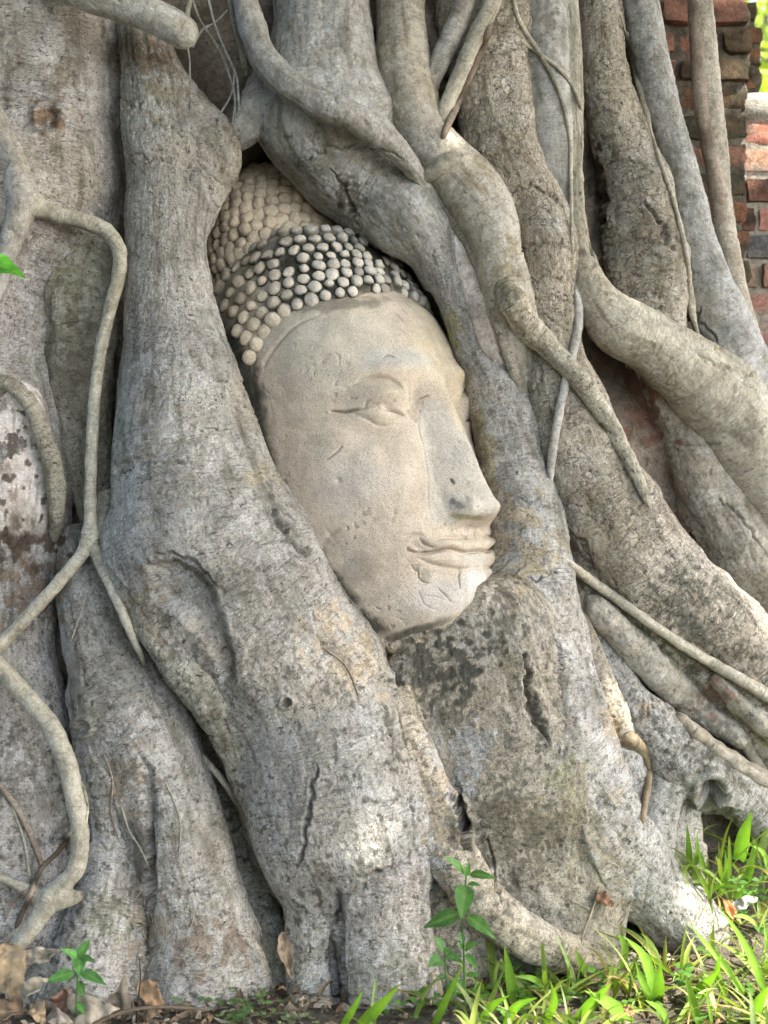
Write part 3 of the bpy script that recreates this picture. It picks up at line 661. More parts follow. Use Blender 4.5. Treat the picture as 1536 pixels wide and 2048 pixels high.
# ---- thin aerial roots
def VN(key, pts, style='vine', **k):
    k.setdefault('wr', .25); k.setdefault('lump', 1.1); k.setdefault('res', 3.2); k.setdefault('backs', 5)
    R(key, 'aerial_root', style, 1.0, pts, mat='vine', **k)
VN('v1a', [(-30, 180, 28, .12), (5, 270, 30, .13), (38, 350, 28, .13), (42, 410, 28, .13), (25, 470, 24, .12), (5, 530, 20, .11), (-10, 600, 16, .10)], style='grey', label='forked grey-green aerial root at the left edge')
VN('v1b', [(35, 375, 24, .125), (62, 405, 20, .125), (110, 428, 17, .125), (165, 442, 16, .12), (212, 462, 16, .115), (238, 500, 15, .12), (238, 545, 14, .12), (222, 610, 13, .12), (204, 690, 12.5, .12), (192, 770, 12, .12), (185, 860, 12, .12), (181, 960, 12, .12), (180, 1060, 13, .12), (179, 1085, 13, .12)], label='long thin tan aerial root crossing the left roots and bending down')
VN('v1c', [(181, 1065, 12, .12), (168, 1100, 13, .125), (130, 1150, 13, .13), (75, 1212, 13, .13), (0, 1290, 13, .13), (-40, 1330, 13, .13)])
VN('v1d', [(180, 1065, 12, .12), (192, 1105, 12, .125), (218, 1165, 11, .16), (245, 1225, 10, .19), (268, 1280, 8, .185), (284, 1318, 5, .15), (292, 1345, 3, .09)])
VN('v2', [(-40, 1290, 17, .14), (0, 1335, 18, .15), (50, 1390, 19, .16), (100, 1450, 19, .18), (132, 1520, 19, .20), (150, 1600, 19, .20), (160, 1680, 19, .20), (150, 1740, 18, .20), (112, 1782, 17, .20), (82, 1830, 17, .20), (45, 1880, 17, .20), (0, 1940, 16, .18)], label='tan aerial root curving like a hook in the lower left')
VN('v2b', [(-30, 1740, 8, .185), (30, 1768, 10, .195), (80, 1792, 16, .195), (125, 1797, 19, .195), (168, 1790, 9, .15)], style='olive', lump=1.2)
VN('v2c', [(-10, 1560, 6, .20), (30, 1610, 6, .21), (62, 1670, 6, .21), (85, 1735, 5, .20)], style='brown')
VN('v2d', [(145, 1660, 5, .20), (120, 1700, 5, .20), (85, 1735, 5, .20), (60, 1790, 5, .20), (30, 1860, 5, .19)], style='brown')
VN('v2e', [(163, 1565, 4, .20), (174, 1600, 4, .19), (172, 1650, 3, .18)], style='vine')
VN('v3', [(40, -90, 36, .14), (110, -40, 36, .155), (190, -4, 32, .17), (262, 18, 32, .18), (318, 38, 34, .185), (360, 62, 33, .185), (392, 84, 30, .18)], style='pale', cap=True, lump=.6, label='smooth pale broken-off limb crossing the top left corner')
VN('v4', [(480, -60, 26, .03), (490, 0, 27, .04), (506, 60, 28, .06), (530, 120, 29, .09), (572, 165, 29, .12), (625, 200, 29, .13), (690, 226, 31, .13), (745, 256, 31, .105), (795, 300, 24, .07), (836, 350, 15, .03), (866, 400, 7, -.03)], style='grey', label='smooth grey aerial root slanting across the root above the head')
VN('v5', [(455, -40, 6, .02), (465, 30, 6, .02), (480, 90, 6, .02), (492, 150, 5, .0)])
VN('v6a', [(955, -60, 22, -.02), (922, 30, 22, -.02), (885, 110, 21, -.02), (855, 185, 18, -.03), (840, 240, 10, -.05)], style='grey')
VN('v6b', [(1005, -60, 20, .0), (975, 25, 19, .0), (940, 100, 17, .0), (908, 175, 16, .0), (882, 240, 15, .0), (862, 300, 10, -.03)], label='upright tan aerial root leaning across the brown bark at the top')
VN('v6c', [(985, 40, 7, -.01), (958, 110, 8, -.01), (925, 185, 8, -.01), (900, 240, 8, -.01), (880, 290, 6, -.02)], style='brown')
VN('v6d', [(918, 312, 9, .05), (898, 320, 12, .052), (872, 338, 13, .045), (846, 360, 9, .02)], style='olive')
VN('v7a', [(1022, -30, 5, -.02), (1040, 45, 4.5, .0), (1072, 95, 4.5, .0), (1100, 145, 4.5, .01), (1126, 205, 4.5, .015), (1139, 270, 4.5, .02), (1142, 360, 4, .02), (1143, 450, 4, .02), (1147, 530, 3.5, .01)])
VN('v7b', [(1036, 78, 4, .0), (1075, 105, 4, .0), (1120, 140, 4, .015), (1148, 178, 4, .02), (1166, 225, 4, .02)])
VN('v8', [(1242, 30, 3, -.03), (1262, 110, 3.5, -.02), (1288, 210, 4, -.01), (1312, 300, 4, -.01), (1340, 380, 4.5, -.01), (1360, 450, 5, -.01), (1374, 520, 6, .0), (1380, 590, 7, .01), (1388, 640, 9, .02), (1400, 680, 7, .01)])
VN('v9', [(1150, 560, 6, .0), (1158, 640, 9, .0), (1147, 700, 9, -.015), (1130, 770, 9, .005), (1114, 850, 9, .01), (1103, 920, 9, .01), (1100, 985, 7, -.01)], style='grey', label='thin aerial root hanging between the nose root and the ringed root')
VN('v10', [(1120, 1110, 9, .04), (1170, 1152, 9.5, .07), (1240, 1202, 10, .11), (1320, 1260, 10, .14), (1400, 1312, 11, .165), (1480, 1358, 12, .185), (1545, 1395, 14, .19), (1600, 1420, 14, .19)], label='straight thin aerial root slanting across the right-hand roots')
VN('v11', [(362, 1484, 5, .06), (400, 1512, 7, .085), (438, 1552, 7, .08), (474, 1606, 6, .05), (490, 1640, 4, .0)])
VN('v12', [(1250, 1474, 13, .05), (1276, 1486, 10, .055), (1296, 1525, 7.5, .05), (1296, 1565, 7.5, .05), (1288, 1610, 7, .06), (1285, 1650, 6, .05)], style='straw', label='small tan root dropping beside the sunlit root')
for i, pp in enumerate([
    [(1160, 1180, 20), (1215, 1240, 30), (1290, 1312, 36), (1370, 1395, 33), (1445, 1450, 26), (1520, 1510, 18)],
    [(1420, 1345, 14), (1470, 1400, 20), (1530, 1452, 24), (1590, 1490, 24)],
    [(1350, 1425, 10), (1400, 1470, 14), (1465, 1520, 16), (1550, 1570, 18)],
    [(1480, 1470, 12), (1515, 1530, 13), (1560, 1580, 14)],
    ]):
    VN('w%d' % i, [(x, y, w, 0) for x, y, w in pp], style='olive' if i % 2 else 'tan', lump=1.8, wr=.6)
for i, (pp, w) in enumerate([
    ([(205, 1500), (225, 1560), (222, 1620), (240, 1690)], 2.0), ([(20, 1600), (50, 1690), (60, 1760)], 2.5), ([(5, 1850), (30, 1800), (70, 1770)], 3.0), ([(330, 1560), (360, 1640), (358, 1720)], 1.6), ([(640, 1290), (690, 1330), (720, 1400)], 1.6)]):
    VN('ru%d' % i, [(x, y, w, 0) for x, y in pp], style='vine' if i % 2 else 'brown', res=5)
for i, (pp, w) in enumerate([
    ([(378, -20), (400, 40), (432, 90), (455, 140), (470, 200), (465, 250)], 2.6),
    ([(415, -10), (430, 50), (450, 100), (472, 150), (478, 220)], 2.4),
    ([(455, 20), (430, 45), (405, 60), (385, 95)], 2.0),
    ([(470, 140), (462, 190), (445, 220), (425, 255)], 2.0),
    ([(365, 60), (378, 110), (382, 170), (392, 200)], 2.0),
    ([(390, -20), (375, 30), (388, 70)], 5.0),
    ([(212, 1150), (180, 1180), (160, 1230), (140, 1290)], 1.6),
    ([(242, 1608), (258, 1660), (282, 1700), (300, 1740)], 2.2)]):
    dz = .02 if pp[0][1] < 900 else .165
    VN('rl%d' % i, [(x, y, w, dz) for x, y in pp], style='vine' if i > 4 else 'grey', res=5)

FUSE = {  # (pairs of roots that have grown together, fillet radius m)
    'B': [('Bb', .05), ('Bs', .05), ('C1', .03), ('t1', .035), ('t2', .045), ('I', .03), ('t3', .03), ('E2', .02)],
    'D': [('Dl', .03), ('Dc', .04), ('A', .02), ('E', .02)], 'Dl': [('Dc', .03), ('A', .02)], 'Dc': [],
    'A': [('A2', .02), ('A3', .03), ('wood', .0)],
    'C1': [], 't1': [('E', .015)], 't2': [('t3', .03), ('I', .03)], 't3': [('I', .035), ('t4', .02)],
    'I': [('H', .02), ('t4', .02)], 'G': [('F', .045), ('v4', .035), ('G2', .05)],
    'F': [('H', .08), ('Ht', .05)], 'H': [('Ht', .06)], 'J': [('K', .05), ('M', .02), ('v6d', .03)],
    'M': [('N', .012), ('V1', .02)], 'Q': [('S', .06), ('T', .04), ('N', .012), ('Rr', .01)], 'S': [('T', .03), ('v8', .02)], 'T': [('T2', .02)],
    'U': [('U2', .03)], 'V1': [('V6', .03), ('V2', .03)], 'V6': [('V5', .02), ('V2', .03)], 'V2': [('V4', .05), ('V5', .02), ('V8', .03), ('V3', .01)],
    'V4': [('V7', .015)], 'V3': [('v12', .02)], 'v1a': [('v1b', .03)], 'v1b': [('v1c', .012), ('v1d', .012)], 'v1c': [('v1d', .012)],
    'v2': [('v2b', .025)], 'v4': [('G2', .03)],
}
PAIR = {}
for a, l in FUSE.items():
    for b, k in l:
        if k > 0:
            PAIR.setdefault(a, []).append((b, k)); PAIR.setdefault(b, []).append((a, k))

fig = thing("fig_tree", (0.0, 3.3, 0.0), "old strangler fig whose thick grey roots wrap the stone head", "tree")

def stain_cols(v, col, key):
    q = proj(v)
    n1 = None
    for (x, y, rx, ry, ang, c, st, sc, *only) in STAINS:
        if only and key not in only[0]: continue
        m = (abs(q[:, 0] - x) < max(rx, ry) * 1.7) & (abs(q[:, 1] - y) < max(rx, ry) * 1.7)
        if not m.any(): continue
        a = math.radians(ang)
        dx, dy = q[m, 0] - x, q[m, 1] - y
        u = (dx * math.cos(a) + dy * math.sin(a)) / rx; w = (-dx * math.sin(a) + dy * math.cos(a)) / ry
        d = np.sqrt(u * u + w * w)
        nn = fbm(v[m] * sc * 2.8, 5, 5)
        k = sm(-.03, .14, nn + .30 - .48 * d) * st * sm(1.65, 1.2, d)
        col[m] = col[m] * (1 - k[:, None]) + np.array(c) * k[:, None]
    return col

def build_root(key, r):
    n, m = len(r.C), len(r.ph)
    cs, sn = np.cos(r.ph), np.sin(r.ph)
    dirs = r.S[:, None] * sn[None, :, None] + r.N[:, None] * (cs[None, :, None] * r.flat)
    v = r.C[:, None] + dirs * r.r[:, None, None]
    nor = r.S[:, None] * (sn[None, :, None] * r.flat) + r.N[:, None] * cs[None, :, None]
    nor /= np.linalg.norm(nor, axis=-1)[..., None]
    arc = np.concatenate([[0], np.cumsum(np.linalg.norm(np.diff(r.C, axis=0), axis=1))])
    rm = float(np.median(r.r))
    bk = np.stack([np.broadcast_to(sn[None] * rm, (n, m)), np.broadcast_to(arc[:, None], (n, m)), np.broadcast_to(cs[None] * rm, (n, m))], -1).reshape(-1, 3)
    bk = bk + np.array([r.seed * 0.37, r.seed * 0.11, 0])
    v = v.reshape(-1, 3); nor = nor.reshape(-1, 3)
    rr = np.repeat(r.r, m)
    # fillets where roots have grown together
    for (o, k) in PAIR.get(key, []):
        ro = ROOTS[o]
        lo = (ro.C - ro.r[:, None]).min(0) - k; hi = (ro.C + ro.r[:, None]).max(0) + k
        mk = np.all((v > lo) & (v < hi), 1)
        if not mk.any(): continue
        d = sdf(ro, v[mk])
        h = np.maximum(k - np.abs(d), 0) ** 2 / (4 * k)
        v[mk] += nor[mk] * (h * 1.35)[:, None]
    # the root's own unevenness
    big = rr > 0.02
    L = r.lump
    disp = L * 0.10 * rr * noise(v / (rm * 1.6), r.seed % 50)
    disp += L * np.minimum(0.05 * rr, 0.007) * noise(v / max(0.04, rm * .6), 11)
    if rm > 0.02:
        q = np.stack([bk[:, 0] * 7, bk[:, 1] * 34, bk[:, 2] * 7], 1)
        q[:, 1] += 1.3 * noise(bk * 9, 2)
        cre = np.abs(noise(q, 8))
        pm = sm(-0.15, 0.35, noise(bk * 6, 21))                      # creases come in patches
        disp -= r.wr * 0.0034 * sm(0.16, 0.0, cre) * pm
        q2 = np.stack([bk[:, 0] * 12, bk[:, 1] * 85, bk[:, 2] * 12], 1); q2[:, 1] += 2.0 * noise(bk * 14, 3)
        disp += min(r.wr, 1) * min(0.0012, rm * .018) * noise(q2, 9) * (0.25 + pm)
        q3 = np.stack([bk[:, 0] * 26, bk[:, 1] * 4.5, bk[:, 2] * 26], 1)
        disp += min(0.0035, rm * .06) * noise(q3, 15) * sm(-.1, .4, noise(bk * 4, 33)) * L
        disp += (0.0016 * noise(v * 95, 6) + 0.0010 * noise(v * 210, 7)) * min(1, .35 + .65 * L)
        pit = noise(v * 60, 44)
        disp -= 0.004 * sm(0.52, 0.78, pit) * sm(.55, 1.0, L)
    else:
        disp += 0.0008 * noise(v * 90, 6)
    v = v + nor * disp[:, None]
    # traced cracks and knot holes
    tone = fbm(v * 7, 3, r.seed % 31)
    a, b = (np.array(c) for c in PAL[r.style])
    t = sm(-0.45, 0.45, tone)[:, None]
    col = a * (1 - t) + b * t
    t2 = sm(0.05, 0.5, fbm(v * 4.5, 3, 60))[:, None] * (0.35 if rm > .02 else .15)
    col = col * (1 - t2) + np.array((0.40, 0.34, 0.25)) * t2
    t3 = sm(0.15, 0.5, fbm(v * 11, 3, 71))[:, None] * (0.40 if rm > .02 else .1)
    col = col * (1 - t3) + np.array((0.17, 0.16, 0.125)) * t3
    if rm > .02 and r.style not in ('wood', 'pale'):             # black lichen specks, thicker low on the roots
        sp = sm(.20, .36, fbm(v * 62, 4, 95) + .18 * noise(v * 7, 96)) * (.22 + .55 * sm(1.05, .45, v[:, 2]))
        col = col * (1 - sp[:, None]) + np.array((.055, .056, .047)) * sp[:, None]
    tr = np.random.default_rng(r.seed); wc = .012 * np.clip(tr.normal(), -1.5, 1.5); col = col * (1 + .05 * np.clip(tr.normal(), -1.5, 1.5)) * np.array((1 + wc, 1.0, 1 - wc))
    if rm > 0.02:
        if r.style != 'wood': col = stain_cols(v, col, key)
        elif key == 'wood':
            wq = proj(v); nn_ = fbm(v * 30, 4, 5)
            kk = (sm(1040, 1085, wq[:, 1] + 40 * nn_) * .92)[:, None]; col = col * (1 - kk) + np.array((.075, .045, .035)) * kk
            kk = (sm(.12, .3, fbm(v * np.array((60, 60, 14)), 4, 6)) * .65)[:, None]; col = col * (1 - kk) + np.array((.24, .17, .13)) * kk
            kk = (sm(.38, .5, noise(v * 55, 8)) * .85)[:, None]; col = col * (1 - kk) + np.array((.06, .04, .03)) * kk
        pq = proj(v)
        for poly, dep, soft in DENTS:
            pl = np.asarray(poly, float)
            mk = (pq[:, 0] > pl[:, 0].min()) & (pq[:, 0] < pl[:, 0].max()) & (pq[:, 1] > pl[:, 1].min()) & (pq[:, 1] < pl[:, 1].max())
            if not mk.any(): continue
            ix = np.where(mk)[0]; jq = pq[ix] + 5 * np.stack([noise(v[ix] * 30, 83), noise(v[ix] * 30, 84)], 1)
            dd, _ = pdist(jq, np.vstack([pl, pl[:1]]))
            v[ix] -= nor[ix] * (dep * sm(0, soft, dd) * inside(jq, pl) * np.clip(nor[ix] @ np.array([0, -1.0, 0]) + .3, 0, 1))[:, None]
        for line, w, dep in CRACKS:
            ln = np.asarray(line, float)
            mk = (pq[:, 0] > ln[:, 0].min() - 25) & (pq[:, 0] < ln[:, 0].max() + 25) & (pq[:, 1] > ln[:, 1].min() - 25) & (pq[:, 1] < ln[:, 1].max() + 25)
            if not mk.any(): continue
            ix = np.where(mk)[0]
            jit = np.stack([noise(v[ix] * 38, 81), noise(v[ix] * 38, 82)], 1) * 10 + np.stack([noise(v[ix] * 110, 85), noise(v[ix] * 110, 86)], 1) * 4
            d, par = pdist(pq[ix] + jit, ln)
            ww = w * 0.8 * (0.30 + 0.70 * np.sin(np.clip(par, 0.02, 0.98) * math.pi) ** 0.6)
            g = np.exp(-(d / ww) ** 2)
            lip = np.exp(-((d - 2.1 * ww) / (1.2 * ww)) ** 2)
            v[ix] += nor[ix] * (-dep * g + dep * 0.12 * lip)[:, None]
        for x, y, rad, dep in HOLES:
            d = np.hypot(pq[:, 0] - x + 5 * noise(v * 30, 91), pq[:, 1] - y)
            mk = d < rad * 2.6
            if mk.any():
                v[mk] += nor[mk] * (-dep * sm(1.0, 0.6, d[mk] / rad) + 0.008 * np.exp(-((d[mk] / rad - 1.35) / .3) ** 2))[:, None]
    # closed ends
    fs = [grid_faces(n, m, True)]
    c0, c1 = len(v), len(v) + 1
    v = np.vstack([v, r.C[:1], r.C[-1:]]); col = np.vstack([col, col[:1], col[-1:]]); bk = np.vstack([bk, bk[:1], bk[-1:]])
    j = np.arange(m)
    fs.append(np.stack([np.full(m, c0), (j + 1) % m, j], 1))
    fs.append(np.stack([np.full(m, c1), (n - 1) * m + j, (n - 1) * m + (j + 1) % m], 1))
    mt = {'wood': M_WOOD, 'vine': M_VINE}.get(r.mat, M_SMOOTH if key in ('N', 'Q', 'S', 'T', 'T2', 'J', 'G', 'G2', 'U') else M_SCALY if key in ('M', 'Rr', 'A3', 'Dc', 'V1', 'V6', 'E', 'w0', 'w2', 't3') else M_BARK)
    # outward orientation: S x N = +-T decides the winding
    if np.dot(np.cross(r.S[n // 2], r.N[n // 2]), r.T[n // 2]) > 0:
        fs = [f[:, ::-1] for f in fs]
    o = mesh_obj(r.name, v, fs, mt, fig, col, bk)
    if r.label: o['label'] = r.label
    return o

HUG = dict(v7a=.9, v7b=.9, v8=.9, v9=.7, K=.75, v5=.8, v6c=.6, v12=.6, rl6=1, rl7=1, v2c=.9, v2d=.9, v2e=.6, v10=.75, w0=.1, w1=.12, w2=.12, w3=.2, ru0=.9, ru1=.9, ru2=.9, ru3=.9, ru4=.9)
for key, r in ROOTS.items():
    if key not in HUG: build_root(key, r)
bpy.context.view_layer.update()
_dg = bpy.context.evaluated_depsgraph_get()
for key, lift in HUG.items():
    r = ROOTS[key]; st = max(1, len(r.p) // 40)
    pp = r.p[::st].copy()
    Yh = []
    for x, y, hw, dz in pp:
        o = Vector((0, 0, CZ)); d = (Vector(P(x, y, 1.0)) - o).normalized()
        hit, loc, *_ = scn.ray_cast(_dg, o, d)
        Yh.append(loc[1] if hit and loc[1] < 4 else float(base(x, y)))
    Yh = np.array(Yh); n = len(Yh)
    # stretched over the bumps: smooth, never below the surface
    sm_ = Yh.copy()
    for _ in range(10):
        e = np.concatenate([sm_[:1], sm_, sm_[-1:]])
        sm_ = np.minimum(Yh, .5 * sm_ + .25 * (e[:-2] + e[2:]))
    ends = np.minimum(1, np.minimum(np.arange(n), np.arange(n)[::-1]) / (6.0 if key[0] == 'w' else 4.0))
    ends = ends * ends * (3 - 2 * ends)
    Yc = sm_ - pp[:, 2] * sm_ / F * (lift * ends - 1.15 * (1 - ends))
    pp[:, 2] *= .4 + .6 * ends
    pp[:, 3] = base(pp[:, 0], pp[:, 1]) - Yc
    ROOTS[key] = r2 = Root(r.name, r.style, r.flat, [tuple(q) for q in pp], wr=r.wr, lump=r.lump, label=r.label, mat=r.mat, res=3.2, backs=5)
    build_root(key, r2)

# ---- trunk: the dark solid mass behind the roots
def build_trunk():
    py = np.concatenate([np.linspace(-4300, -200, 46)[:-1], np.arange(-200, 2120, 9)])
    u = np.linspace(0, 1, 190)
    xr = np.interp(py, [-4300, -200, 0, 200, 500, 700, 1000, 1300, 2100], [1000, 1220, 1300, 1330, 1400, 1470, 1580, 1700, 1760])
    xl = np.full(len(py), -420.0)
    PX = xl[:, None] + (xr - xl)[:, None] * u[None]; PY = np.broadcast_to(py[:, None], PX.shape)
    Y = base(PX, np.clip(PY, -200, 2200)) + 0.13
    hd = np.sqrt(((PX - 720) / 360) ** 2 + ((PY - 800) / 560) ** 2)
    Y = Y + 0.32 * sm(1.2, 0.8, hd)
    e = np.minimum(u, 1 - u)[None]
    Y = Y + 0.30 * (1 - np.sqrt(np.clip(1 - (1 - np.clip(e / 0.10, 0, 1)) ** 2, 0, 1)))
    v = P(PX, PY, Y)
    lump = 0.05 * noise(v * 4, 1) + 0.02 * noise(v * 11, 2) + 0.006 * noise(v * 40, 3)
    v[..., 1] += lump
    bk = v.copy()
    back = v[:, ::-1].copy(); back[..., 1] = np.maximum(back[..., 1] + 0.05, 3.75 + 0.1 * u[None] * 0)
    # courses of cracked plates, as on the dark old surface at the top
    zc = np.abs(((v[..., 2] + 0.03 * noise(v * 5, 9)) / 0.075) % 1 - 0.5)
    v[..., 1] += 0.010 * sm(0.06, 0.0, zc) * sm(0.0, .3, noise(v * 6, 13) + .2)
    allv = np.concatenate([v, back], 1)
    n, m = allv.shape[:2]
    a, b = (np.array(c) for c in PAL['brown'])
    flat = allv.reshape(-1, 3)
    t = sm(-.4, .4, fbm(flat * 9, 3, 5))[:, None]
    col = a * 0.75 * (1 - t) + b * 0.8 * t
    col = stain_cols(flat, col, 'trunk')
    fs = grid_faces(n, m, True)[:, ::-1]
    caps = [np.array([[i * 0 + j, j + 1, m - 2 - j, m - 1 - j]]) for j in range(m // 2 - 1)]
    o = mesh_obj("trunk", flat, [fs], M_BARK, fig, col, np.concatenate([bk, back], 1).reshape(-1, 3))
    o['label'] = "dark brown old trunk seen in the gaps between the roots"
build_trunk()

# ------------------------------------------------------------------ the stone head
PSI, ALP = math.radians(52), math.radians(17)
HS = 3.27 / F
f0 = np.array([math.sin(PSI), -math.cos(PSI), 0]); zz = np.array([0, 0, 1.0])
HF = math.cos(ALP) * f0 + math.sin(ALP) * zz            # face forward
HU = math.cos(ALP) * zz - math.sin(ALP) * f0            # face up
HL = np.array([-math.cos(PSI), -math.sin(PSI), 0])      # towards the near cheek
HO = P(660, 760, 3.27)
def head_w(p, q, t):
    return HO + (p[..., None] * HF + q[..., None] * HL + t[..., None] * HU) * HS
def mid_pt(px, py):
    """photo pixel on the face's middle plane -> (p, t)"""
    d = P(px, py, 1.0) - np.array([0, 0, CZ]); c = np.array([0, 0, CZ])
    k = np.dot(HO - c, HL) / np.dot(d, HL)
    w = c + d * k - HO
    return np.dot(w, HF) / HS, np.dot(w, HU) / HS

def pchip(xk, yk, x):
    xk = np.asarray(xk, float); yk = np.asarray(yk, float)
    h = np.diff(xk); d = np.diff(yk) / h
    m = np.zeros(len(xk)); m[0] = d[0]; m[-1] = d[-1]
    for i in range(1, len(xk) - 1):
        if d[i - 1] * d[i] > 0:
            w1, w2 = 2 * h[i] + h[i - 1], h[i] + 2 * h[i - 1]
            m[i] = (w1 + w2) / (w1 / d[i - 1] + w2 / d[i])
    k = np.clip(np.searchsorted(xk, x) - 1, 0, len(h) - 1)
    t = (x - xk[k]) / h[k]
    return ((1 + 2 * t) * (1 - t) ** 2 * yk[k] + t * (1 - t) ** 2 * h[k] * m[k] + t * t * (3 - 2 * t) * yk[k + 1] + t * t * (t - 1) * h[k] * m[k + 1])

#        t      front  side  back
HEADTAB = np.array([
    (-606,    4,    4,    4), (-600,   60,   40,   60), (-585,  120,   82,   90), (-562,  196,  124,  120), (-535,  230,  152,  150),
    (-500,  241,  178,  175), (-450,  240,  196,  200), (-390,  243,  214,  220), (-300,  240,  230,  240), (-200,  242,  239,  252),
    (-100,  246,  243,  260), (-20,   250,  242,  262), (50,    236,  234,  258), (112,   200,  216,  250), (170,   178,  196,  236),
    (215,   160,  172,  216), (250,   140,  146,  190), (280,   106,  110,  150), (298,    70,   70,   95), (306,    4,    4,    4)], float)
HAIRLINE = [(478, 800), (496, 742), (512, 700), (534, 664), (566, 634), (612, 612), (660, 598), (710, 590), (760, 584), (800, 580), (850, 580)]

def head_shape(TH, T):
    """surface in head units for angle TH and height T: returns p, q and the outward direction"""
    a = np.where(np.cos(TH) > 0, pchip(HEADTAB[:, 0], HEADTAB[:, 1], T), pchip(HEADTAB[:, 0], HEADTAB[:, 3], T))
    b = pchip(HEADTAB[:, 0], HEADTAB[:, 2], T)
    n = 2.15
    r = (np.abs(np.cos(TH) / a) ** n + np.abs(np.sin(TH) / b) ** n) ** (-1 / n)
    return r

def build_head():
    nt = 640
    t = np.concatenate([np.linspace(-606, -560, 40)[:-1], np.linspace(-560, 240, nt)[:-1], np.linspace(240, 306, 40)])
    fr = np.linspace(-1.85, 1.85, 620)
    th = np.concatenate([fr, np.linspace(1.85, 2 * math.pi - 1.85, 70)[1:-1]])
    T, TH = np.meshgrid(t, th, indexing='ij')
    r = head_shape(TH, T)
    p, q = r * np.cos(TH), r * np.sin(TH)
    aq = np.abs(q); front = p > 40
    G = lambda x, c, s: np.exp(-((x - c) / s) ** 2)
    # muzzle, chin, cheek and brow volumes
    add = 4 * G(T, -412, 46) * G(aq, 0, 78) * front
    add += 3 * G(T, -505, 38) * G(aq, 0, 60) * front
    add += 7 * G(T, -300, 80) * G(aq, 135, 60) * front
    add += 17 * G(T, -62 - 0.10 * aq, 26) * G(aq, 95, 85) * front * sm(0, 40, aq)
    # eye socket beside the nose root
    add -= 15 * G(T, -122, 36) * G(aq, 42, 24) * front
    # nose
    nh = pchip([-430, -398, -385, -376, -366, -352, -330, -250, -165, -118, -80, -30, 10], [0, 0, 8, 34, 62, 72, 67, 50, 31, 20, 13, 4, 0], np.clip(T, -430, 10))
    nw = pchip([-430, -385, -352, -320, -250, -165, -110, -60, 10], [62, 72, 76, 72, 64, 54, 44, 34, 26], np.clip(T, -430, 10))
    u = aq / nw
    prof = np.clip(1.10 - np.sqrt(u * u + 0.022) + 0.05, 0, None)
    prof = np.where(prof < .16, prof ** 2 / .32, prof - .08) * 0.97
    nose = nh * prof * front
    wing = 15 * G(T, -348, 20) * G(aq, 44, 15) * front
    add2 = nose + wing
    add2 -= 12 * G(T, -378, 9) * G(aq, 24, 14) * front                      # nostril
    add2 -= 7 * G(T, -340, 34) * G(aq, 66, 7) * front                       # groove round the wing
    add2 -= 3.0 * G(aq, 0, 10) * G(T, -392, 16) * front                     # philtrum
    p = p + (add + add2) * np.cos(TH) ** 1; q = q + (add * 0.8) * np.sin(TH)
    # features traced on the photographed half, mirrored to the other
    W = head_w(p, np.abs(q), T)
    pq = proj(W).reshape(-1, 2)
    far = proj(head_w(p, q, T)).reshape(-1, 2)
    ok = (front & (np.abs(TH) < 1.75) | (TH > 2 * math.pi - 1.7)).ravel()
    pos = (q > -4).ravel()
    D = np.zeros(len(pq)); qq = pq
    def groove(line, w, d, near_only=False, taper=True, side=None):
        nonlocal D
        ln = np.asarray(line, float)
        ln = catmull(np.c_[ln, np.zeros(len(ln))], 6)[:, :2]
        m = ok & (qq[:, 0] > ln[:, 0].min() - 30) & (qq[:, 0] < ln[:, 0].max() + 30) & (qq[:, 1] > ln[:, 1].min() - 30) & (qq[:, 1] < ln[:, 1].max() + 30)
        if near_only: m &= pos
        ix = np.where(m)[0]
        if not len(ix): return
        ds, par = pdist(qq[ix], ln)
        k = np.sin(np.clip(par, .03, .97) * math.pi) ** .5 if taper else 1.0
        D[ix] += -1.45 * d * np.exp(-(ds / w) ** 2) * k
    def blob(x, y, sx, sy, d, ang=0, near_only=False):
        nonlocal D
        a = math.radians(ang); dx, dy = qq[:, 0] - x, qq[:, 1] - y
        uu = (dx * math.cos(a) + dy * math.sin(a)) / sx; ww = (-dx * math.sin(a) + dy * math.cos(a)) / sy
        e = d * np.exp(-(uu * uu + ww * ww)) * ok
        if near_only: e = e * pos
        D += e
    # eye: lowered upper lid, slit, lower lid
    blob(768, 793, 48, 24, 28, 6)
    blob(752, 830, 46, 15, 11, 6)
    blob(826, 804, 15, 32, -22)
    blob(690, 800, 24, 40, -3)
    blob(742, 868, 60, 16, -4, 4)
    groove([(706, 768), (724, 761), (745, 756), (780, 758), (804, 780), (817, 803), (821, 818)], 4.0, 6.5)
    blob(745, 738, 60, 10, 4, -4)
    groove([(662, 822), (680, 824), (700, 822), (716, 820)], 3.0, 8.0)
    groove([(708, 821), (735, 815), (760, 812), (785, 820)], 3.6, 2.2)
    groove([(764, 818), (785, 825), (810, 831)], 2.6, 6.5)
    groove([(700, 824), (718, 832), (738, 842), (757, 851), (775, 852), (806, 842)], 3.2, 2.4)
    groove([(820, 812), (826, 830), (836, 846)], 5, 2.5)
    groove([(838, 798), (848, 794), (860, 789)], 2.4, 4, True)
    # mouth
    blob(905, 1088, 60, 9, 7, 2)
    blob(908, 1119, 46, 11, 6, 4)
    blob(838, 1093, 15, 9, -10, 15)
    groove([(816, 1098), (834, 1104), (856, 1104), (880, 1100), (902, 1097), (930, 1104), (965, 1100)], 3.4, 8.5, taper=False)
    groove([(838, 1076), (850, 1088), (868, 1095)], 3.2, 5)
    groove([(872, 1080), (893, 1074), (921, 1075), (955, 1073)], 3.2, 4.0)
    groove([(838, 1117), (864, 1127), (890, 1133), (927, 1137), (960, 1134)], 3.6, 5.5)
    groove([(808, 1073), (822, 1069), (846, 1070)], 3.0, 4.0)
    blob(905, 1150, 46, 10, -4, 2)
    # damage on the chin and cheek (near side only)
    groove([(822, 1130), (832, 1142)], 3, 3, True)
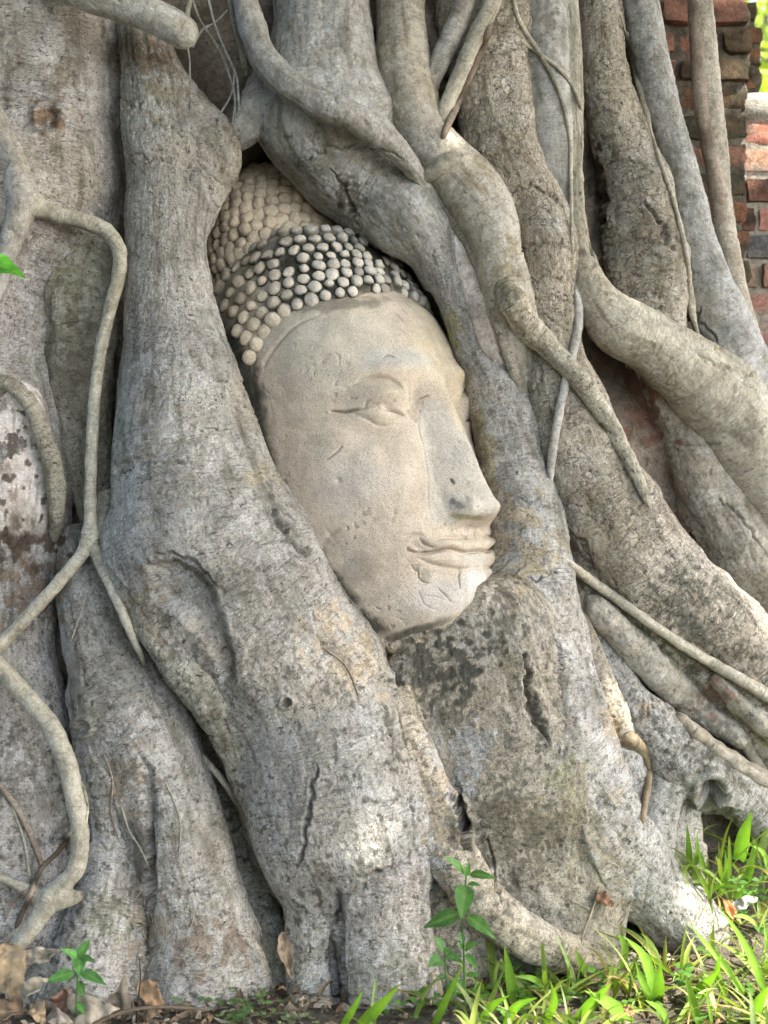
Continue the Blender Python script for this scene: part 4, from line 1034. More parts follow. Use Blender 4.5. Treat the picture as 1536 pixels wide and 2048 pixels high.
    groove([(836, 1141), (838, 1156), (848, 1164), (858, 1166)], 1.7, 3.2, True)
    blob(850, 1150, 12, 12, -2.0, 0, True)
    groove([(921, 1140), (919, 1158), (920, 1176)], 1.6, 3, True)
    groove([(876, 1176), (890, 1190), (902, 1204)], 1.6, 2.0, True)
    groove([(850, 1190), (880, 1196), (905, 1206)], 1.5, 1.4, True)
    groove([(836, 1180), (850, 1210), (880, 1222)], 1.5, 1.4, True)
    groove([(653, 919), (668, 908), (684, 893)], 2.0, 3.2, True)
    blob(676, 960, 5, 6, -3.5, 0, True); blob(660, 1070, 6, 10, -3, -20, True); blob(695, 1057, 3, 3, -3, 0, True)
    groove([(656, 824), (648, 826)], 2.4, 2, True)
    groove([(766, 716), (776, 711), (790, 716)], 2.2, 3, True)
    groove([(640, 600), (690, 594), (740, 592)], 2.4, 3.5, True)
    
    # edge of the mended nose
    groove([(846, 806), (838, 850), (848, 900), (856, 960), (857, 1010), (862, 1044)], 2.0, 1.6, True)
    # raised rim where the face meets the hair
    groove([(506, 830), (512, 780), (528, 728), (552, 690), (590, 652), (640, 628)], 3.6, 3.2)
    # hair cap stands proud of the forehead
    hl = np.asarray(HAIRLINE, float)
    hx = catmull(np.c_[hl, np.zeros(len(hl))], 5)[:, :2]
    poly = np.vstack([hx, [[1100, 560], [1100, 100], [200, 100], [200, 800]]])
    hair = inside(qq + np.stack([noise(W.reshape(-1, 3) * 40, 5), noise(W.reshape(-1, 3) * 40, 6)], 1) * 5, poly)
    hair |= (np.cos(TH) < -0.15).ravel() & (T > -330).ravel()
    dh, _ = pdist(qq, hx)
    D += np.where(hair, 7 * sm(0, 14, dh), 0)
    D = D.reshape(T.shape)
    p = p + D * np.cos(TH); q = q + D * np.sin(TH)
    v = head_w(p, q, T).reshape(-1, 3)
    # weathering
    nrm = (np.cos(TH)[..., None] * HF + np.sin(TH)[..., None] * HL).reshape(-1, 3)
    wv = 0.0016 * noise(v * 14, 31) + 0.0007 * noise(v * 45, 32) + 0.00045 * noise(v * 120, 33)
    wv -= 0.0016 * sm(.30, .48, noise(v * 85, 41)) * sm(-.1, .35, noise(v * 10, 42)); wv += 0.0012 * noise(v * 26, 36) * sm(0, .5, noise(v * 9, 37))
    v = v + nrm * wv[:, None]
    # colour of the stone
    pr = proj(v)
    A = np.array
    n1 = fbm(v * 6, 4, 3)[:, None]; n2 = fbm(v * 14, 4, 7)[:, None]; n3 = fbm(v * 40, 4, 8)
    col = A((0.545, 0.475, 0.375)) + n1 * A((0.05, 0.05, 0.045)) + n2 * A((0.045, 0.04, 0.035))
    pit = sm(.30, .48, noise(v * 85, 41)) * sm(-.1, .35, noise(v * 10, 42)); col = col * (1 - .32 * pit[:, None])
    gry = sm(.05, .45, fbm(v * np.array((9, 9, 4)), 4, 43))[:, None] * .5; col = col * (1 - gry) + A((0.40, 0.39, 0.34)) * gry
    def paint(x, y, sx, sy, c, k, ang=0, rag=0.5, msk=None):
        nonlocal col
        a = math.radians(ang); dx, dy = pr[:, 0] - x, pr[:, 1] - y
        uu = (dx * math.cos(a) + dy * math.sin(a)) / sx; ww = (-dx * math.sin(a) + dy * math.cos(a)) / sy
        d = np.sqrt(uu * uu + ww * ww) + rag * n2[:, 0] * 1.5 + rag * n3 * .8
        w = sm(1.2, .5, d) * k
        if msk is not None: w = w * msk
        col = col * (1 - w[:, None]) + A(c) * w[:, None]
    vis = ((p * 0 + 1).ravel() > 0)
    paint(690, 690, 190, 90, (0.53, 0.495, 0.40), .7)
    paint(880, 700, 60, 120, (0.58, 0.51, 0.37), .7, -15)
    paint(790, 715, 80, 24, (0.50, 0.50, 0.46), .6, 5)
    paint(700, 960, 70, 90, (0.56, 0.52, 0.455), .6)
    paint(560, 900, 60, 200, (0.50, 0.42, 0.33), .5, -12)
    paint(780, 1110, 60, 50, (0.54, 0.45, 0.35), .5)
    paint(760, 770, 60, 30, (0.47, 0.42, 0.30), .5)
    paint(918, 800, 25, 60, (0.60, 0.51, 0.36), .6)
    # grey cement of the mended nose
    nosepoly = [(846, 806), (858, 800), (878, 800), (905, 830), (945, 900), (985, 970), (1002, 1005), (992, 1026), (960, 1032), (925, 1036), (895, 1048), (862, 1046), (857, 1010), (856, 960), (848, 900), (838, 850)]
    nm = inside(pr + np.stack([n3, np.roll(n3, 7)], 1) * 6, nosepoly) & ok & (p.ravel() > 100)
    col[nm] = col[nm] * .40 + A((0.50, 0.485, 0.42)) * .60 + n2[nm] * 0.05 + n3[nm][:, None] * 0.05
    paint(905, 1003, 6, 4, (0.12, 0.12, 0.11), .6, 0, 1.6); paint(918, 1010, 12, 5, (0.12, 0.12, 0.11), .6, 20, 1.9); paint(905, 962, 3, 7, (0.06, 0.06, 0.06), .95, -35, .3)
    paint(935, 1034, 40, 7, (0.26, 0.23, 0.11), .8, 4, .3)
    # pale mends on the chin
    paint(870, 1195, 55, 42, (0.53, 0.49, 0.44), .9, -20, .4); paint(945, 1165, 35, 36, (0.58, 0.56, 0.51), .95, 0, .4)
    paint(850, 1150, 15, 15, (0.38, 0.35, 0.27), .9, 0, .3); paint(940, 1115, 30, 12, (0.46, 0.44, 0.38), .8, 0, .3)
    for ln_, w_ in [([(822, 1130), (832, 1142)], 2.2), ([(836, 1141), (838, 1156), (848, 1164), (858, 1166)], 1.6), ([(921, 1140), (919, 1158), (920, 1176)], 1.4), ([(876, 1176), (890, 1190), (902, 1204)], 1.2),
                    ([(653, 919), (668, 908), (684, 893)], 1.6), ([(664, 822), (690, 824), (716, 820)], 1.8), ([(772, 821), (790, 826), (808, 831)], 1.6), ([(818, 1099), (836, 1104), (858, 1104), (882, 1100), (902, 1097), (930, 1104)], 1.7),
                    ([(840, 1078), (850, 1088), (866, 1094)], 1.4), ([(842, 1118), (864, 1127), (884, 1132)], 1.4), ([(766, 716), (776, 711), (790, 716)], 1.4), ([(640, 600), (690, 594), (740, 592)], 1.8), ([(840, 797), (858, 790)], 1.5)]:
        d_, _ = pdist(pr + np.stack([n3, np.roll(n3, 11)], 1) * 3, catmull([(x, y, 0) for x, y in ln_], 5)[:, :2])
        k_ = (np.exp(-(d_ / w_) ** 2) * (.75 if ln_[0][1] < 1110 and ln_[0][0] > 658 else .45) * sm(-.35, .1, n3 + .15) * ok)[:, None]
        col = col * (1 - k_) + A((0.13, 0.10, 0.075)) * k_
    # black along the edge by the root and under the jaw, black algae between the curls
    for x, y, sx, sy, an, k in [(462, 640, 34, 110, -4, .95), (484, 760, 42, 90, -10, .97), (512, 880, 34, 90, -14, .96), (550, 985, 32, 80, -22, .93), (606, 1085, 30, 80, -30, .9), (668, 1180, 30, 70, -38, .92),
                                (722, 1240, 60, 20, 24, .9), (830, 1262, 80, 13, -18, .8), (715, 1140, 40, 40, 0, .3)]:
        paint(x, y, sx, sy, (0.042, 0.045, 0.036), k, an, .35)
    col = col * A((0.985, 0.99, 1.04))
    hm = hair.astype(float)
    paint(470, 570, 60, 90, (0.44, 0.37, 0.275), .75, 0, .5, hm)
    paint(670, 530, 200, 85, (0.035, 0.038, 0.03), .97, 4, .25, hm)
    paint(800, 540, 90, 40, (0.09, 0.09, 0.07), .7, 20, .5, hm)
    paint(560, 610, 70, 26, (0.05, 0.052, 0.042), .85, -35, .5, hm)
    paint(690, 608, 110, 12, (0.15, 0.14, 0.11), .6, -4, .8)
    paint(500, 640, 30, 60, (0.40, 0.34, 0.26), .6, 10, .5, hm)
    # mended chip lines
    n, m = T.shape
    gf = grid_faces(n, m, True)
    return v, gf, col, hair, pr, (n, m)

head = thing("stone_head", tuple(float(x) for x in HO), "weathered sandstone head with half-closed eyes and rows of round curls", "statue")
hv, hf, hcol, hhair, hpr, hnm = build_head()

def norms(v, f):
    a = v[f[:, 0]]; nn = np.cross(v[f[:, 2]] - a, v[f[:, 3]] - v[f[:, 1]])
    o = np.zeros_like(v)
    for k in range(4): np.add.at(o, f[:, k], nn)
    return o / (np.linalg.norm(o, axis=1)[:, None] + 1e-12)
hn = norms(hv, hf)
# outward orientation
if np.mean(np.sum(hn * (hv - HO), 1)) < 0:
    hf = hf[:, ::-1]; hn = -hn

def sub(v, f, keep):
    f = f[keep]; u, inv = np.unique(f, return_inverse=True)
    return u, inv.reshape(f.shape)
hk = hhair[hf].mean(1) > 0.5
iu, fu = sub(hv, hf, ~hk)
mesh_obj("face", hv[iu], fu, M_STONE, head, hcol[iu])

# one carved curl: a low rounded button
def curl_template(nr=7, ns=16):
    V = []
    for i in range(nr):
        a = i / (nr - 1) * 1.9
        V.append([(math.sin(a) * math.cos(k / ns * 2 * math.pi), math.sin(a) * math.sin(k / ns * 2 * math.pi), math.cos(a)) for k in range(ns)])
    return np.array(V).reshape(-1, 3), grid_faces(nr, ns, True)
CV, CF = curl_template()

def curls(points, normals, rad, hgt, cols):
    Vs, Fs, Cs = [], [], []
    for i, (pt, nn) in enumerate(zip(points, normals)):
        a = np.cross(nn, [0.3, 0.2, 1.0]); a /= np.linalg.norm(a); b = np.cross(nn, a)
        r = rad[i]; sx = 1 + rng.normal() * .07; sy = 1 + rng.normal() * .07
        v = pt + CV[:, :1] * a * r * sx + CV[:, 1:2] * b * r * sy + (CV[:, 2:3] + 0.15) * nn * hgt[i]
        v = v + nn * (0.0022 * noise(v * 80, 3))[:, None] + 0.0018 * np.stack([noise(v * 60, 4 + k) for k in range(3)], 1)
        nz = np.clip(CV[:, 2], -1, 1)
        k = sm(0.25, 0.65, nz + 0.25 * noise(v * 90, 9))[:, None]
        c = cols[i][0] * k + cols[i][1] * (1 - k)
        Vs.append(v); Fs.append(CF + len(CV) * i); Cs.append(c)
    return np.vstack(Vs), np.vstack(Fs), np.vstack(Cs)

facing = np.sum(hn * (np.array([0, 0, CZ]) - hv), 1) > 0.02
vis_i = np.where(facing & (hv[:, 1] < 3.6))[0]
def on_head(px, py):
    d = (hpr[vis_i, 0] - px) ** 2 + (hpr[vis_i, 1] - py) ** 2
    k = vis_i[d.argmin()]
    return hv[k], hn[k]
top_row = [(404, 560), (424, 508), (450, 488), (490, 478), (540, 470), (600, 464), (650, 462), (700, 468), (738, 482)]
low_row = [(490, 742), (512, 690), (538, 650), (574, 618), (620, 600), (672, 588), (722, 582), (775, 578), (830, 582)]
cp, cn = [], []
NROW = 8
for k in range(NROW):
    w = k / (NROW - 1)
    row = (1 - w) * np.array(low_row) + w * np.array(top_row)
    row = catmull(np.c_[row, np.zeros(len(row))], 2)[:, :2]
    last = None; acc = 0.5 * (k % 2)
    for x, y in row:
        pt, nn = on_head(x, y)
        if last is None: last = pt; first = True; continue
        if np.linalg.norm(pt - last) >= 0.0305 * (1.5 if first and k % 2 else 1):
            first = False; last = pt
            ql = np.dot(pt - HO, HL) / HS
            if ql > 6:
                cp.append(pt); cn.append(nn)
# mirror to the far half
near = list(zip(cp, cn))
for pt, nn in near:
    ql = np.dot(pt - HO, HL)
    if ql / HS < 12: continue
    cp.append(pt - 2 * ql * HL); cn.append(nn - 2 * np.dot(nn, HL) * HL)
STC = np.array((0.58, 0.555, 0.50)); STW = np.array((0.62, 0.53, 0.41)); BLK = np.array((0.05, 0.052, 0.043))
keepc = []
for i, (pt, nn) in enumerate(zip(cp, cn)):
    q = proj(pt[None])[0]
    worn = rng.random() < .02
    keepc.append(not worn)
cp = [c for c, k in zip(cp, keepc) if k]; cn = [c for c, k in zip(cn, keepc) if k]
cols = []; rad = []; hg = []
for pt in cp:
    q = proj(pt[None])[0]
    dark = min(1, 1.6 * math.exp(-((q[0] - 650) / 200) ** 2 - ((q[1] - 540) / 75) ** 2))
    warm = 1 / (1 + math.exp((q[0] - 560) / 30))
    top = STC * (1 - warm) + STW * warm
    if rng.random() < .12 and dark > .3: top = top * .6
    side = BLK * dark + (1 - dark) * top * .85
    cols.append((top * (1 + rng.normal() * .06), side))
    lowk = rng.normal() * .05
    rad.append((0.0148 + .0022 * warm) * (1 + rng.normal() * .07)); hg.append((0.0120 - .003 * warm) * (1 + lowk * 3))
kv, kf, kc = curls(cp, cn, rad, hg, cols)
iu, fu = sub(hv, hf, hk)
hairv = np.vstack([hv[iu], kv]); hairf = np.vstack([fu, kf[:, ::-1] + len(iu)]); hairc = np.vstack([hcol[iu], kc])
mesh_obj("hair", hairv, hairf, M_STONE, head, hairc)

# topknot: a low dome with its own rings of curls
def build_topknot():
    c0 = np.array([-58.0, 0.0, 262.0]); R0 = (142.0, 142.0, 218.0)
    nt, nth = 60, 120
    A1 = np.linspace(0.02, math.pi / 2 + .15, nt); A2 = np.linspace(0, 2 * math.pi, nth, endpoint=False)
    a, b = np.meshgrid(A1, A2, indexing='ij')
    sh = lambda x: np.sin(x) ** 0.92
    p = c0[0] + R0[0] * sh(np.clip(a, 0, 3)) * np.cos(b); q = R0[1] * sh(np.clip(a, 0, 3)) * np.sin(b); t = c0[2] + R0[2] * np.cos(a)
    v = head_w(p, q, t).reshape(-1, 3)
    f = grid_faces(nt, nth, True)
    nn = norms(v, f)
    cen = head_w(c0[0:1], c0[1:2], c0[2:3])[0]
    if np.mean(np.sum(nn * (v - cen), 1)) < 0: f = f[:, ::-1]; nn = -nn
    col = np.array((0.50, 0.43, 0.33)) + 0.06 * fbm(v * 12, 3, 4)[:, None]
    pr = proj(v)
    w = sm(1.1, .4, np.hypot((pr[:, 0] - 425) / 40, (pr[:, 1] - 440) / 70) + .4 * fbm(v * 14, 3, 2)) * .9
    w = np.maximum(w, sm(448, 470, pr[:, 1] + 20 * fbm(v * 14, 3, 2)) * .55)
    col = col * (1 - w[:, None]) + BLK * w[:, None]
    pts, ns, rd, hh, cc = [], [], [], [], []
    V = v.reshape(nt, nth, 3); N = nn.reshape(nt, nth, 3)
    ring = 0.012; total = 0
    lens = np.concatenate([[0], np.cumsum(np.linalg.norm(np.diff(V[:, 0], axis=0), axis=1))])
    k = 0
    s = 0.006
    while s < lens[-1]:
        i = int(np.argmin(abs(lens - s)))
        L = np.linalg.norm(np.diff(np.vstack([V[i], V[i][:1]]), axis=0), axis=1).sum()
        cnt = max(1, int(round(L / 0.0300)))
        for j in range(cnt):
            u = int(((j + .5 * (k % 2)) / cnt) * nth) % nth
            pts.append(V[i, u]); ns.append(N[i, u])
            qx = proj(V[i, u][None])[0]
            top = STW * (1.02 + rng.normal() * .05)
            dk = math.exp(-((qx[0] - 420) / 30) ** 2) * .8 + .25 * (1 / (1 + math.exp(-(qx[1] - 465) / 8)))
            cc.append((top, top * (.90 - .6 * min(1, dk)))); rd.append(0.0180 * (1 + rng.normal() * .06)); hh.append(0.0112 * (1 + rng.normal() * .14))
        s += 0.0268; k += 1
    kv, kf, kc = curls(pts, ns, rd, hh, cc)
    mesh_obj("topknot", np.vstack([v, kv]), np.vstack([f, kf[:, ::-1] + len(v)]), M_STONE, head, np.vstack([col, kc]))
build_topknot()

# ------------------------------------------------------------------ brick ruins behind the tree
def brick_box(h, rad, k=5):
    """rounded box, half extents h"""
    V, Fc = [], []
    g = np.linspace(-1, 1, k + 1)
    for ax in range(3):
        for sg in (-1, 1):
            a, b = np.meshgrid(g, g, indexing='ij')
            c = np.full(a.shape, float(sg))
            o = [None] * 3; o[ax] = c; o[(ax + 1) % 3] = a; o[(ax + 2) % 3] = b
            f = grid_faces(k + 1, k + 1) + sum(len(x) for x in V)
            Fc.append(f if sg > 0 else f[:, ::-1]); V.append(np.stack(o, -1).reshape(-1, 3))
    v = np.vstack(V) * h
    inn = np.clip(v, -h + rad, h - rad); d = v - inn
    return inn + rad * d / (np.linalg.norm(d, axis=1)[:, None] + 1e-9), np.vstack(Fc)

def brick_wall(label, Y, x0, edge, z0, z1, colour, hc=0.078, depth=0.25, mortar=None, yaw=0.0, seed=1, rough=0.006, blen=0.21):
    r = np.random.default_rng(seed)
    w = thing("brick_wall", (x0, Y, max(0, z0)), label, "wall", None)
    Vs, Fs, Cs = [], [], []; nv = 0
    z = z0; row = 0
    while z < z1:
        xe = edge(z)
        x = x0 - r.random() * blen
        while x < xe - 0.02:
            L = blen * (0.85 + .3 * r.random()) * (0.55 if r.random() < .2 else 1)
            x2 = min(x + L, xe + r.normal() * .004)
            if xe - x2 < .05: x2 = xe + r.normal() * .006
            gap = 0.008
            h = np.array([(x2 - x - gap) / 2, depth / 2, (hc - .010) / 2 * (1 + r.normal() * .05)])
            if h[0] > .015:
                v, f = brick_box(h, min(rough * 1.8, h[0] * .6, h[2] * .6))
                jut = r.normal() * .008
                c = np.array([(x + x2) / 2, Y + depth / 2 + jut, z + hc / 2])
                a = r.normal() * .02
                v = np.stack([v[:, 0] * math.cos(a) - v[:, 2] * math.sin(a), v[:, 1], v[:, 0] * math.sin(a) + v[:, 2] * math.cos(a)], 1) + c
                v = v + rough * np.stack([noise(v * 28, 3 + k) for k in range(3)], 1) + rough * .5 * np.stack([noise(v * 70, 13 + k) for k in range(3)], 1)
                b, mo, mk = colour(c, r)
                t = sm(-.25, .3, fbm(v * 16, 3, 9) + mk)[:, None]
                Vs.append(v); Fs.append(f + nv); Cs.append(np.array(b) * (1 - t) + np.array(mo) * t); nv += len(v)
            x = x2
        z += hc; row += 1
    mesh_obj("brickwork", np.vstack(Vs), np.vstack(Fs), M_BRICK, w, np.vstack(Cs))
    # mortar core set back between the bricks
    zz_ = np.linspace(z0, z1, int((z1 - z0) / .02)); u = np.linspace(0, 1, 60)
    X = np.array([x0 + (edge(q) - .012 - x0) * u for q in zz_]); Z = np.broadcast_to(zz_[:, None], X.shape)
    fr = np.stack([X, Y + .011 + 0 * X, Z], -1); fr[..., 1] += .007 * noise(fr * 30, 5) + .004 * noise(fr * 80, 6)
    bk = fr[:, ::-1].copy(); bk[..., 1] = Y + depth - .012
    al = np.concatenate([fr, bk], 1)
    mesh_obj("mortar", al.reshape(-1, 3), grid_faces(al.shape[0], al.shape[1], True)[:, ::-1], mortar or M_MORTAR, w)
    return w
def pxx(px, Y): return (px - 768) / F * Y
def pzz(py, Y): return CZ - (py - 1024) / F * Y
MOSS = (0.062, 0.060, 0.040); SOOT = (0.04, 0.036, 0.03)
def c_near(c, r):
    px = proj(c[None])[0]
    if px[0] < 1395 and px[1] < 420 and r.random() < .65: return (0.30, 0.155, 0.115), (0.12, .09, .065), -.05
    if r.random() < .22: return (0.24, 0.115, 0.07), MOSS, 0
    return (0.15, 0.105, 0.07), MOSS, .18
def c_far(c, r):
    k = r.random()
    if k < .16: return (0.13, 0.13, 0.135), (0.2, .18, .16), -.2
    if k < .30: return (0.18, 0.10, 0.075), SOOT, .05
    return (0.38 + .05 * r.normal(), 0.225 + .02 * r.normal(), 0.165), (0.34, 0.28, 0.23), .0
Y1 = 3.74
brick_wall("blackened mossy brick wall with a ragged end right behind the roots", Y1, pxx(1180, Y1),
           lambda z: pxx(np.interp(z, [pzz(760, Y1), pzz(420, Y1), pzz(330, Y1), pzz(270, Y1), pzz(200, Y1), pzz(60, Y1), pzz(-80, Y1)], [1502, 1500, 1494, 1496, 1500, 1508, 1498]) + 7 * math.sin(z * 61), Y1),
           -0.02, 2.6, c_near, mortar=M_GRIME, hc=.076, seed=3, rough=.009)
Y2 = 3.98
brick_wall("orange brick wall with pale mortar at the right edge", Y2, pxx(1420, Y2), lambda z: 1.9, -0.02, pzz(262, Y2), c_far, hc=.081, seed=8, rough=.005)
Y3 = 4.7
brick_wall("short dark brick stub standing farther back at the top right", Y3, pxx(1440, Y3), lambda z: pxx(1529 + 5 * math.sin(z * 50) - 12 * max(0, (z - pzz(110, Y3)) * 5), Y3), -.02, pzz(40, Y3), c_near, mortar=M_GRIME, hc=.075, seed=5, rough=.009)

# pale limb lying across the top of the orange wall
def tube(pts, rad, n=14, seed=0, amp=.05):
    pts = np.asarray(pts, float)
    d = catmull(np.c_[pts[:, 0] * 1000, pts[:, 2] * 1000, pts[:, 1], rad], 8)
    c = np.stack([d[:, 0] / 1000, d[:, 2], d[:, 1] / 1000], 1); rr = d[:, 3]
    T = np.gradient(c, axis=0); T /= np.linalg.norm(T, axis=1)[:, None] + 1e-9
    up = np.array([0.13, 0.9, 0.3]); S = np.cross(T, up); S /= np.linalg.norm(S, axis=1)[:, None]; N = np.cross(S, T)
    ph = np.linspace(0, 2 * math.pi, n, endpoint=False)
    dr = S[:, None] * np.sin(ph)[None, :, None] + N[:, None] * np.cos(ph)[None, :, None]
    v = c[:, None] + dr * rr[:, None, None]
    v = v + dr * (rr[:, None] * amp * 4 * noise(v * (0.35 / np.mean(rr)), seed))[..., None]
    m = n; k = len(c)
    f = [grid_faces(k, m, True)]
    v = np.vstack([v.reshape(-1, 3), c[:1], c[-1:]]); j = np.arange(m)
    f.append(np.stack([np.full(m, k * m), (j + 1) % m, j], 1)); f.append(np.stack([np.full(m, k * m + 1), (k - 1) * m + j, (k - 1) * m + (j + 1) % m], 1))
    arc = np.repeat(np.concatenate([[0], np.cumsum(np.linalg.norm(np.diff(c, axis=0), axis=1))]), m)
    bk = np.vstack([np.stack([np.tile(np.sin(ph), k) * np.mean(rr), arc, np.tile(np.cos(ph), k) * np.mean(rr)], 1), np.zeros((2, 3))])
    return v, f, bk
v, f, bk = tube([P(1440, 232, 4.05), P(1490, 222, 4.02), P(1540, 224, 4.02), P(1640, 260, 4.1)], [.04, .048, .05, .05], 24, 3, .03)
o = mesh_obj("fallen_limb", v, f, M_BARK, None, np.tile(np.array((.42, .41, .38)), (len(v), 1)), bk)
tag(o, "pale grey limb lying on top of the orange brick wall", "branch")

# ------------------------------------------------------------------ leaves, grass and litter
dg = None
def cast(px, py, y0=0.05):
    """first surface seen at a photo pixel"""
    global dg
    if dg is None:
        bpy.context.view_layer.update(); dg = bpy.context.evaluated_depsgraph_get()
    o = Vector((0, 0, CZ)); d = Vector(P(px, py, 1.0)) - o
    hit, loc, nor, *_ = scn.ray_cast(dg, o, d.normalized())
    return (np.array(loc), np.array(nor)) if hit else (P(px, py, 3.0), np.array([0, -1.0, 0]))

def leaf_mesh(a, b, width, nrm, fold=.25, bend=.15, wav=.05, nu=11, nv=7, shape=1.0, seed=0, tooth=0.0):
    """leaf blade from base a to tip b; nrm is the side that faces up"""
    a, b = np.asarray(a, float), np.asarray(b, float)
    ax = b - a; L = np.linalg.norm(ax); ax = ax / L
    s = np.cross(ax, nrm); s /= np.linalg.norm(s) + 1e-9; n = np.cross(s, ax)
    u = np.linspace(0, 1, nu)[:, None]; w = np.linspace(-1, 1, nv)[None]
    prof = np.sin(np.pi * np.clip(u, 0, 1) ** (0.75 * shape)) ** 0.9 * (1 - .25 * u) + .015
    if tooth: prof = prof * (1 + tooth * np.where(np.arange(nu) % 2, 1, -1)[:, None] * (abs(w) > .9))
    y = w * prof * width / 2
    h = fold * np.abs(y) + bend * L * (-(u - .5) ** 2 * 4 + 1) * (1) + 0 * w
    v = a + ax * (u * L + 0 * w)[..., None] + s * y[..., None] + n * h[..., None]
    v = v + n * (wav * width * (noise(v / (width * .45 + 1e-6), seed)))[..., None]
    return v.reshape(-1, 3), grid_faces(nu, nv), np.broadcast_to(np.abs(w), (nu, nv)).ravel()

def project_ground(px, py):
    """where a pixel ray meets the ground"""
    Y = np.full(np.shape(px), 2.8)
    for _ in range(12):
        X = (px - 768) / F * Y
        z = ground_z(np.atleast_1d(X), np.atleast_1d(Y)).reshape(np.shape(Y))
        Y = Y * .3 + .7 * (CZ - z) * F / (py - 1024)
    return P(px, py, Y)

# grass: broad soft blades, far too many to count
def build_grass():
    r = np.random.default_rng(21)
    Vs, Fs, Cs = [], [], []; nv = 0
    tufts = []
    def edge(px):   # highest pixel row on which grass is rooted
        return np.interp(px, [600, 690, 760, 900, 1000, 1100, 1250, 1330, 1400, 1425, 1450, 1536, 1700], [2110, 2075, 2050, 2010, 1978, 1960, 1948, 1940, 1935, 1900, 1870, 1850, 1800])
    while len(tufts) < 105:
        X = r.uniform(-.12, 1.15); Y = r.uniform(2.38, 3.25)
        z = float(ground_z(np.array([X]), np.array([Y]))[0])
        q = proj(np.array([X, Y, z]))
        if q[0] > 1650 or q[1] < edge(q[0]): continue
        if r.random() > np.interp(q[0], [650, 1000, 1536], [.35, .75, 1]): continue
        tufts.append((X, Y, z, 1.0))
    for px, py in [(1385, 1760), (1400, 1730), (1440, 1760), (1470, 1720), (1490, 1760), (1520, 1720), (1380, 1800), (1420, 1800), (1460, 1800), (1500, 1810), (1530, 1790), (1400, 1830), (1445, 1840), (1480, 1850), (1520, 1850), (1550, 1760), (1375, 1720), (1510, 1690), (1490, 1700), (1360, 1780)]:
        p = project_ground(float(px), float(py)); p = np.asarray(p).reshape(3)
        tufts.append((p[0], p[1], p[2], 1.25))
    heroes = [([(1491, 1993), (1451, 1936), (1407, 1883), (1374, 1841)], 17), ([(1531, 1993), (1505, 1921), (1475, 1865), (1436, 1812)], 17), ([(1309, 2002), (1300, 1951), (1282, 1907), (1246, 1871)], 25),
        ([(1315, 2002), (1318, 1960), (1320, 1921)], 24), ([(1303, 2005), (1285, 1966), (1270, 1921)], 17), ([(1262, 2052), (1223, 2013), (1169, 1981)], 32), ([(1401, 2052), (1383, 1996), (1371, 1945)], 20),
        ([(1386, 1996), (1413, 1969), (1439, 1939)], 24), ([(1478, 1720), (1490, 1663), (1505, 1622)], 28), ([(1475, 1797), (1496, 1746), (1508, 1684)], 22), ([(1380, 1740), (1377, 1693), (1374, 1648)], 13),
        ([(1386, 1740), (1392, 1700), (1394, 1662)], 15), ([(1407, 1797), (1436, 1773), (1484, 1776)], 12), ([(1240, 1940), (1246, 1900), (1236, 1862)], 28), ([(684, 2056), (712, 2009), (727, 1979)], 15),
        ([(716, 2056), (760, 2012), (798, 1972)], 24), ([(866, 2056), (895, 1994), (927, 1926)], 15), ([(1026, 2004), (1017, 1943), (1008, 1888)], 22), ([(1096, 1980), (1065, 1958), (1026, 1952)], 15),
        ([(1175, 1952), (1160, 1924), (1151, 1899)], 17), ([(1424, 2050), (1416, 2010), (1412, 1970)], 12), ([(1415, 1756), (1404, 1730), (1396, 1695)], 16), ([(1440, 1790), (1452, 1740), (1450, 1700)], 14),
        ([(1536, 1740), (1520, 1700), (1500, 1690)], 16), ([(1150, 2052), (1190, 2000), (1225, 1965)], 26), ([(1090, 2050), (1110, 2000), (1100, 1960)], 18), ([(1500, 2050), (1520, 2000), (1545, 1965)], 24), ([(1335, 2050), (1320, 2020), (1290, 2000)], 20),
        ([(1010, 2052), (1030, 2015), (1075, 1995)], 20), ([(960, 2050), (985, 2012), (1020, 1990)], 18), ([(1450, 1990), (1435, 1950), (1442, 1905)], 18), ([(1520, 1930), (1530, 1880), (1526, 1840)], 20)]
    for ln, wpx in heroes:
        Yh = min(3.25, max(2.58, F * CZ / (ln[0][1] - 1024)))
        if ln[0][0] > 1350 and ln[0][1] < 1850: Yh = 3.14
        d = catmull([(x, y, 0) for x, y in ln], 9); k = np.linspace(0, 1, len(d))
        Yc = Yh - .10 * k + .0 * k
        ctr = P(d[:, 0], d[:, 1], Yc); T = np.gradient(ctr, axis=0); T /= np.linalg.norm(T, axis=1)[:, None]
        sd = np.cross(T, np.array([r.normal() * .25, -1, .5])); sd /= np.linalg.norm(sd, axis=1)[:, None]; up = np.cross(sd, T)
        wd = wpx * Yc / F * np.clip(np.sin(np.pi * (.2 + .8 * k) ** .85), .03, 1)
        v = np.stack([ctr - sd * wd[:, None] / 2 + up * wd[:, None] * .16, ctr, ctr + sd * wd[:, None] / 2 + up * wd[:, None] * .16], 1).reshape(-1, 3)
        c = np.array((.15, .29, .035)) * r.uniform(.8, 1.25); cc = np.tile(c, (len(v), 1)); cc[1::3] = c * np.array((1.3, 1.2, 1.3))
        Vs.append(v); Fs.append(grid_faces(len(d), 3) + nv); Cs.append(cc); nv += len(v)
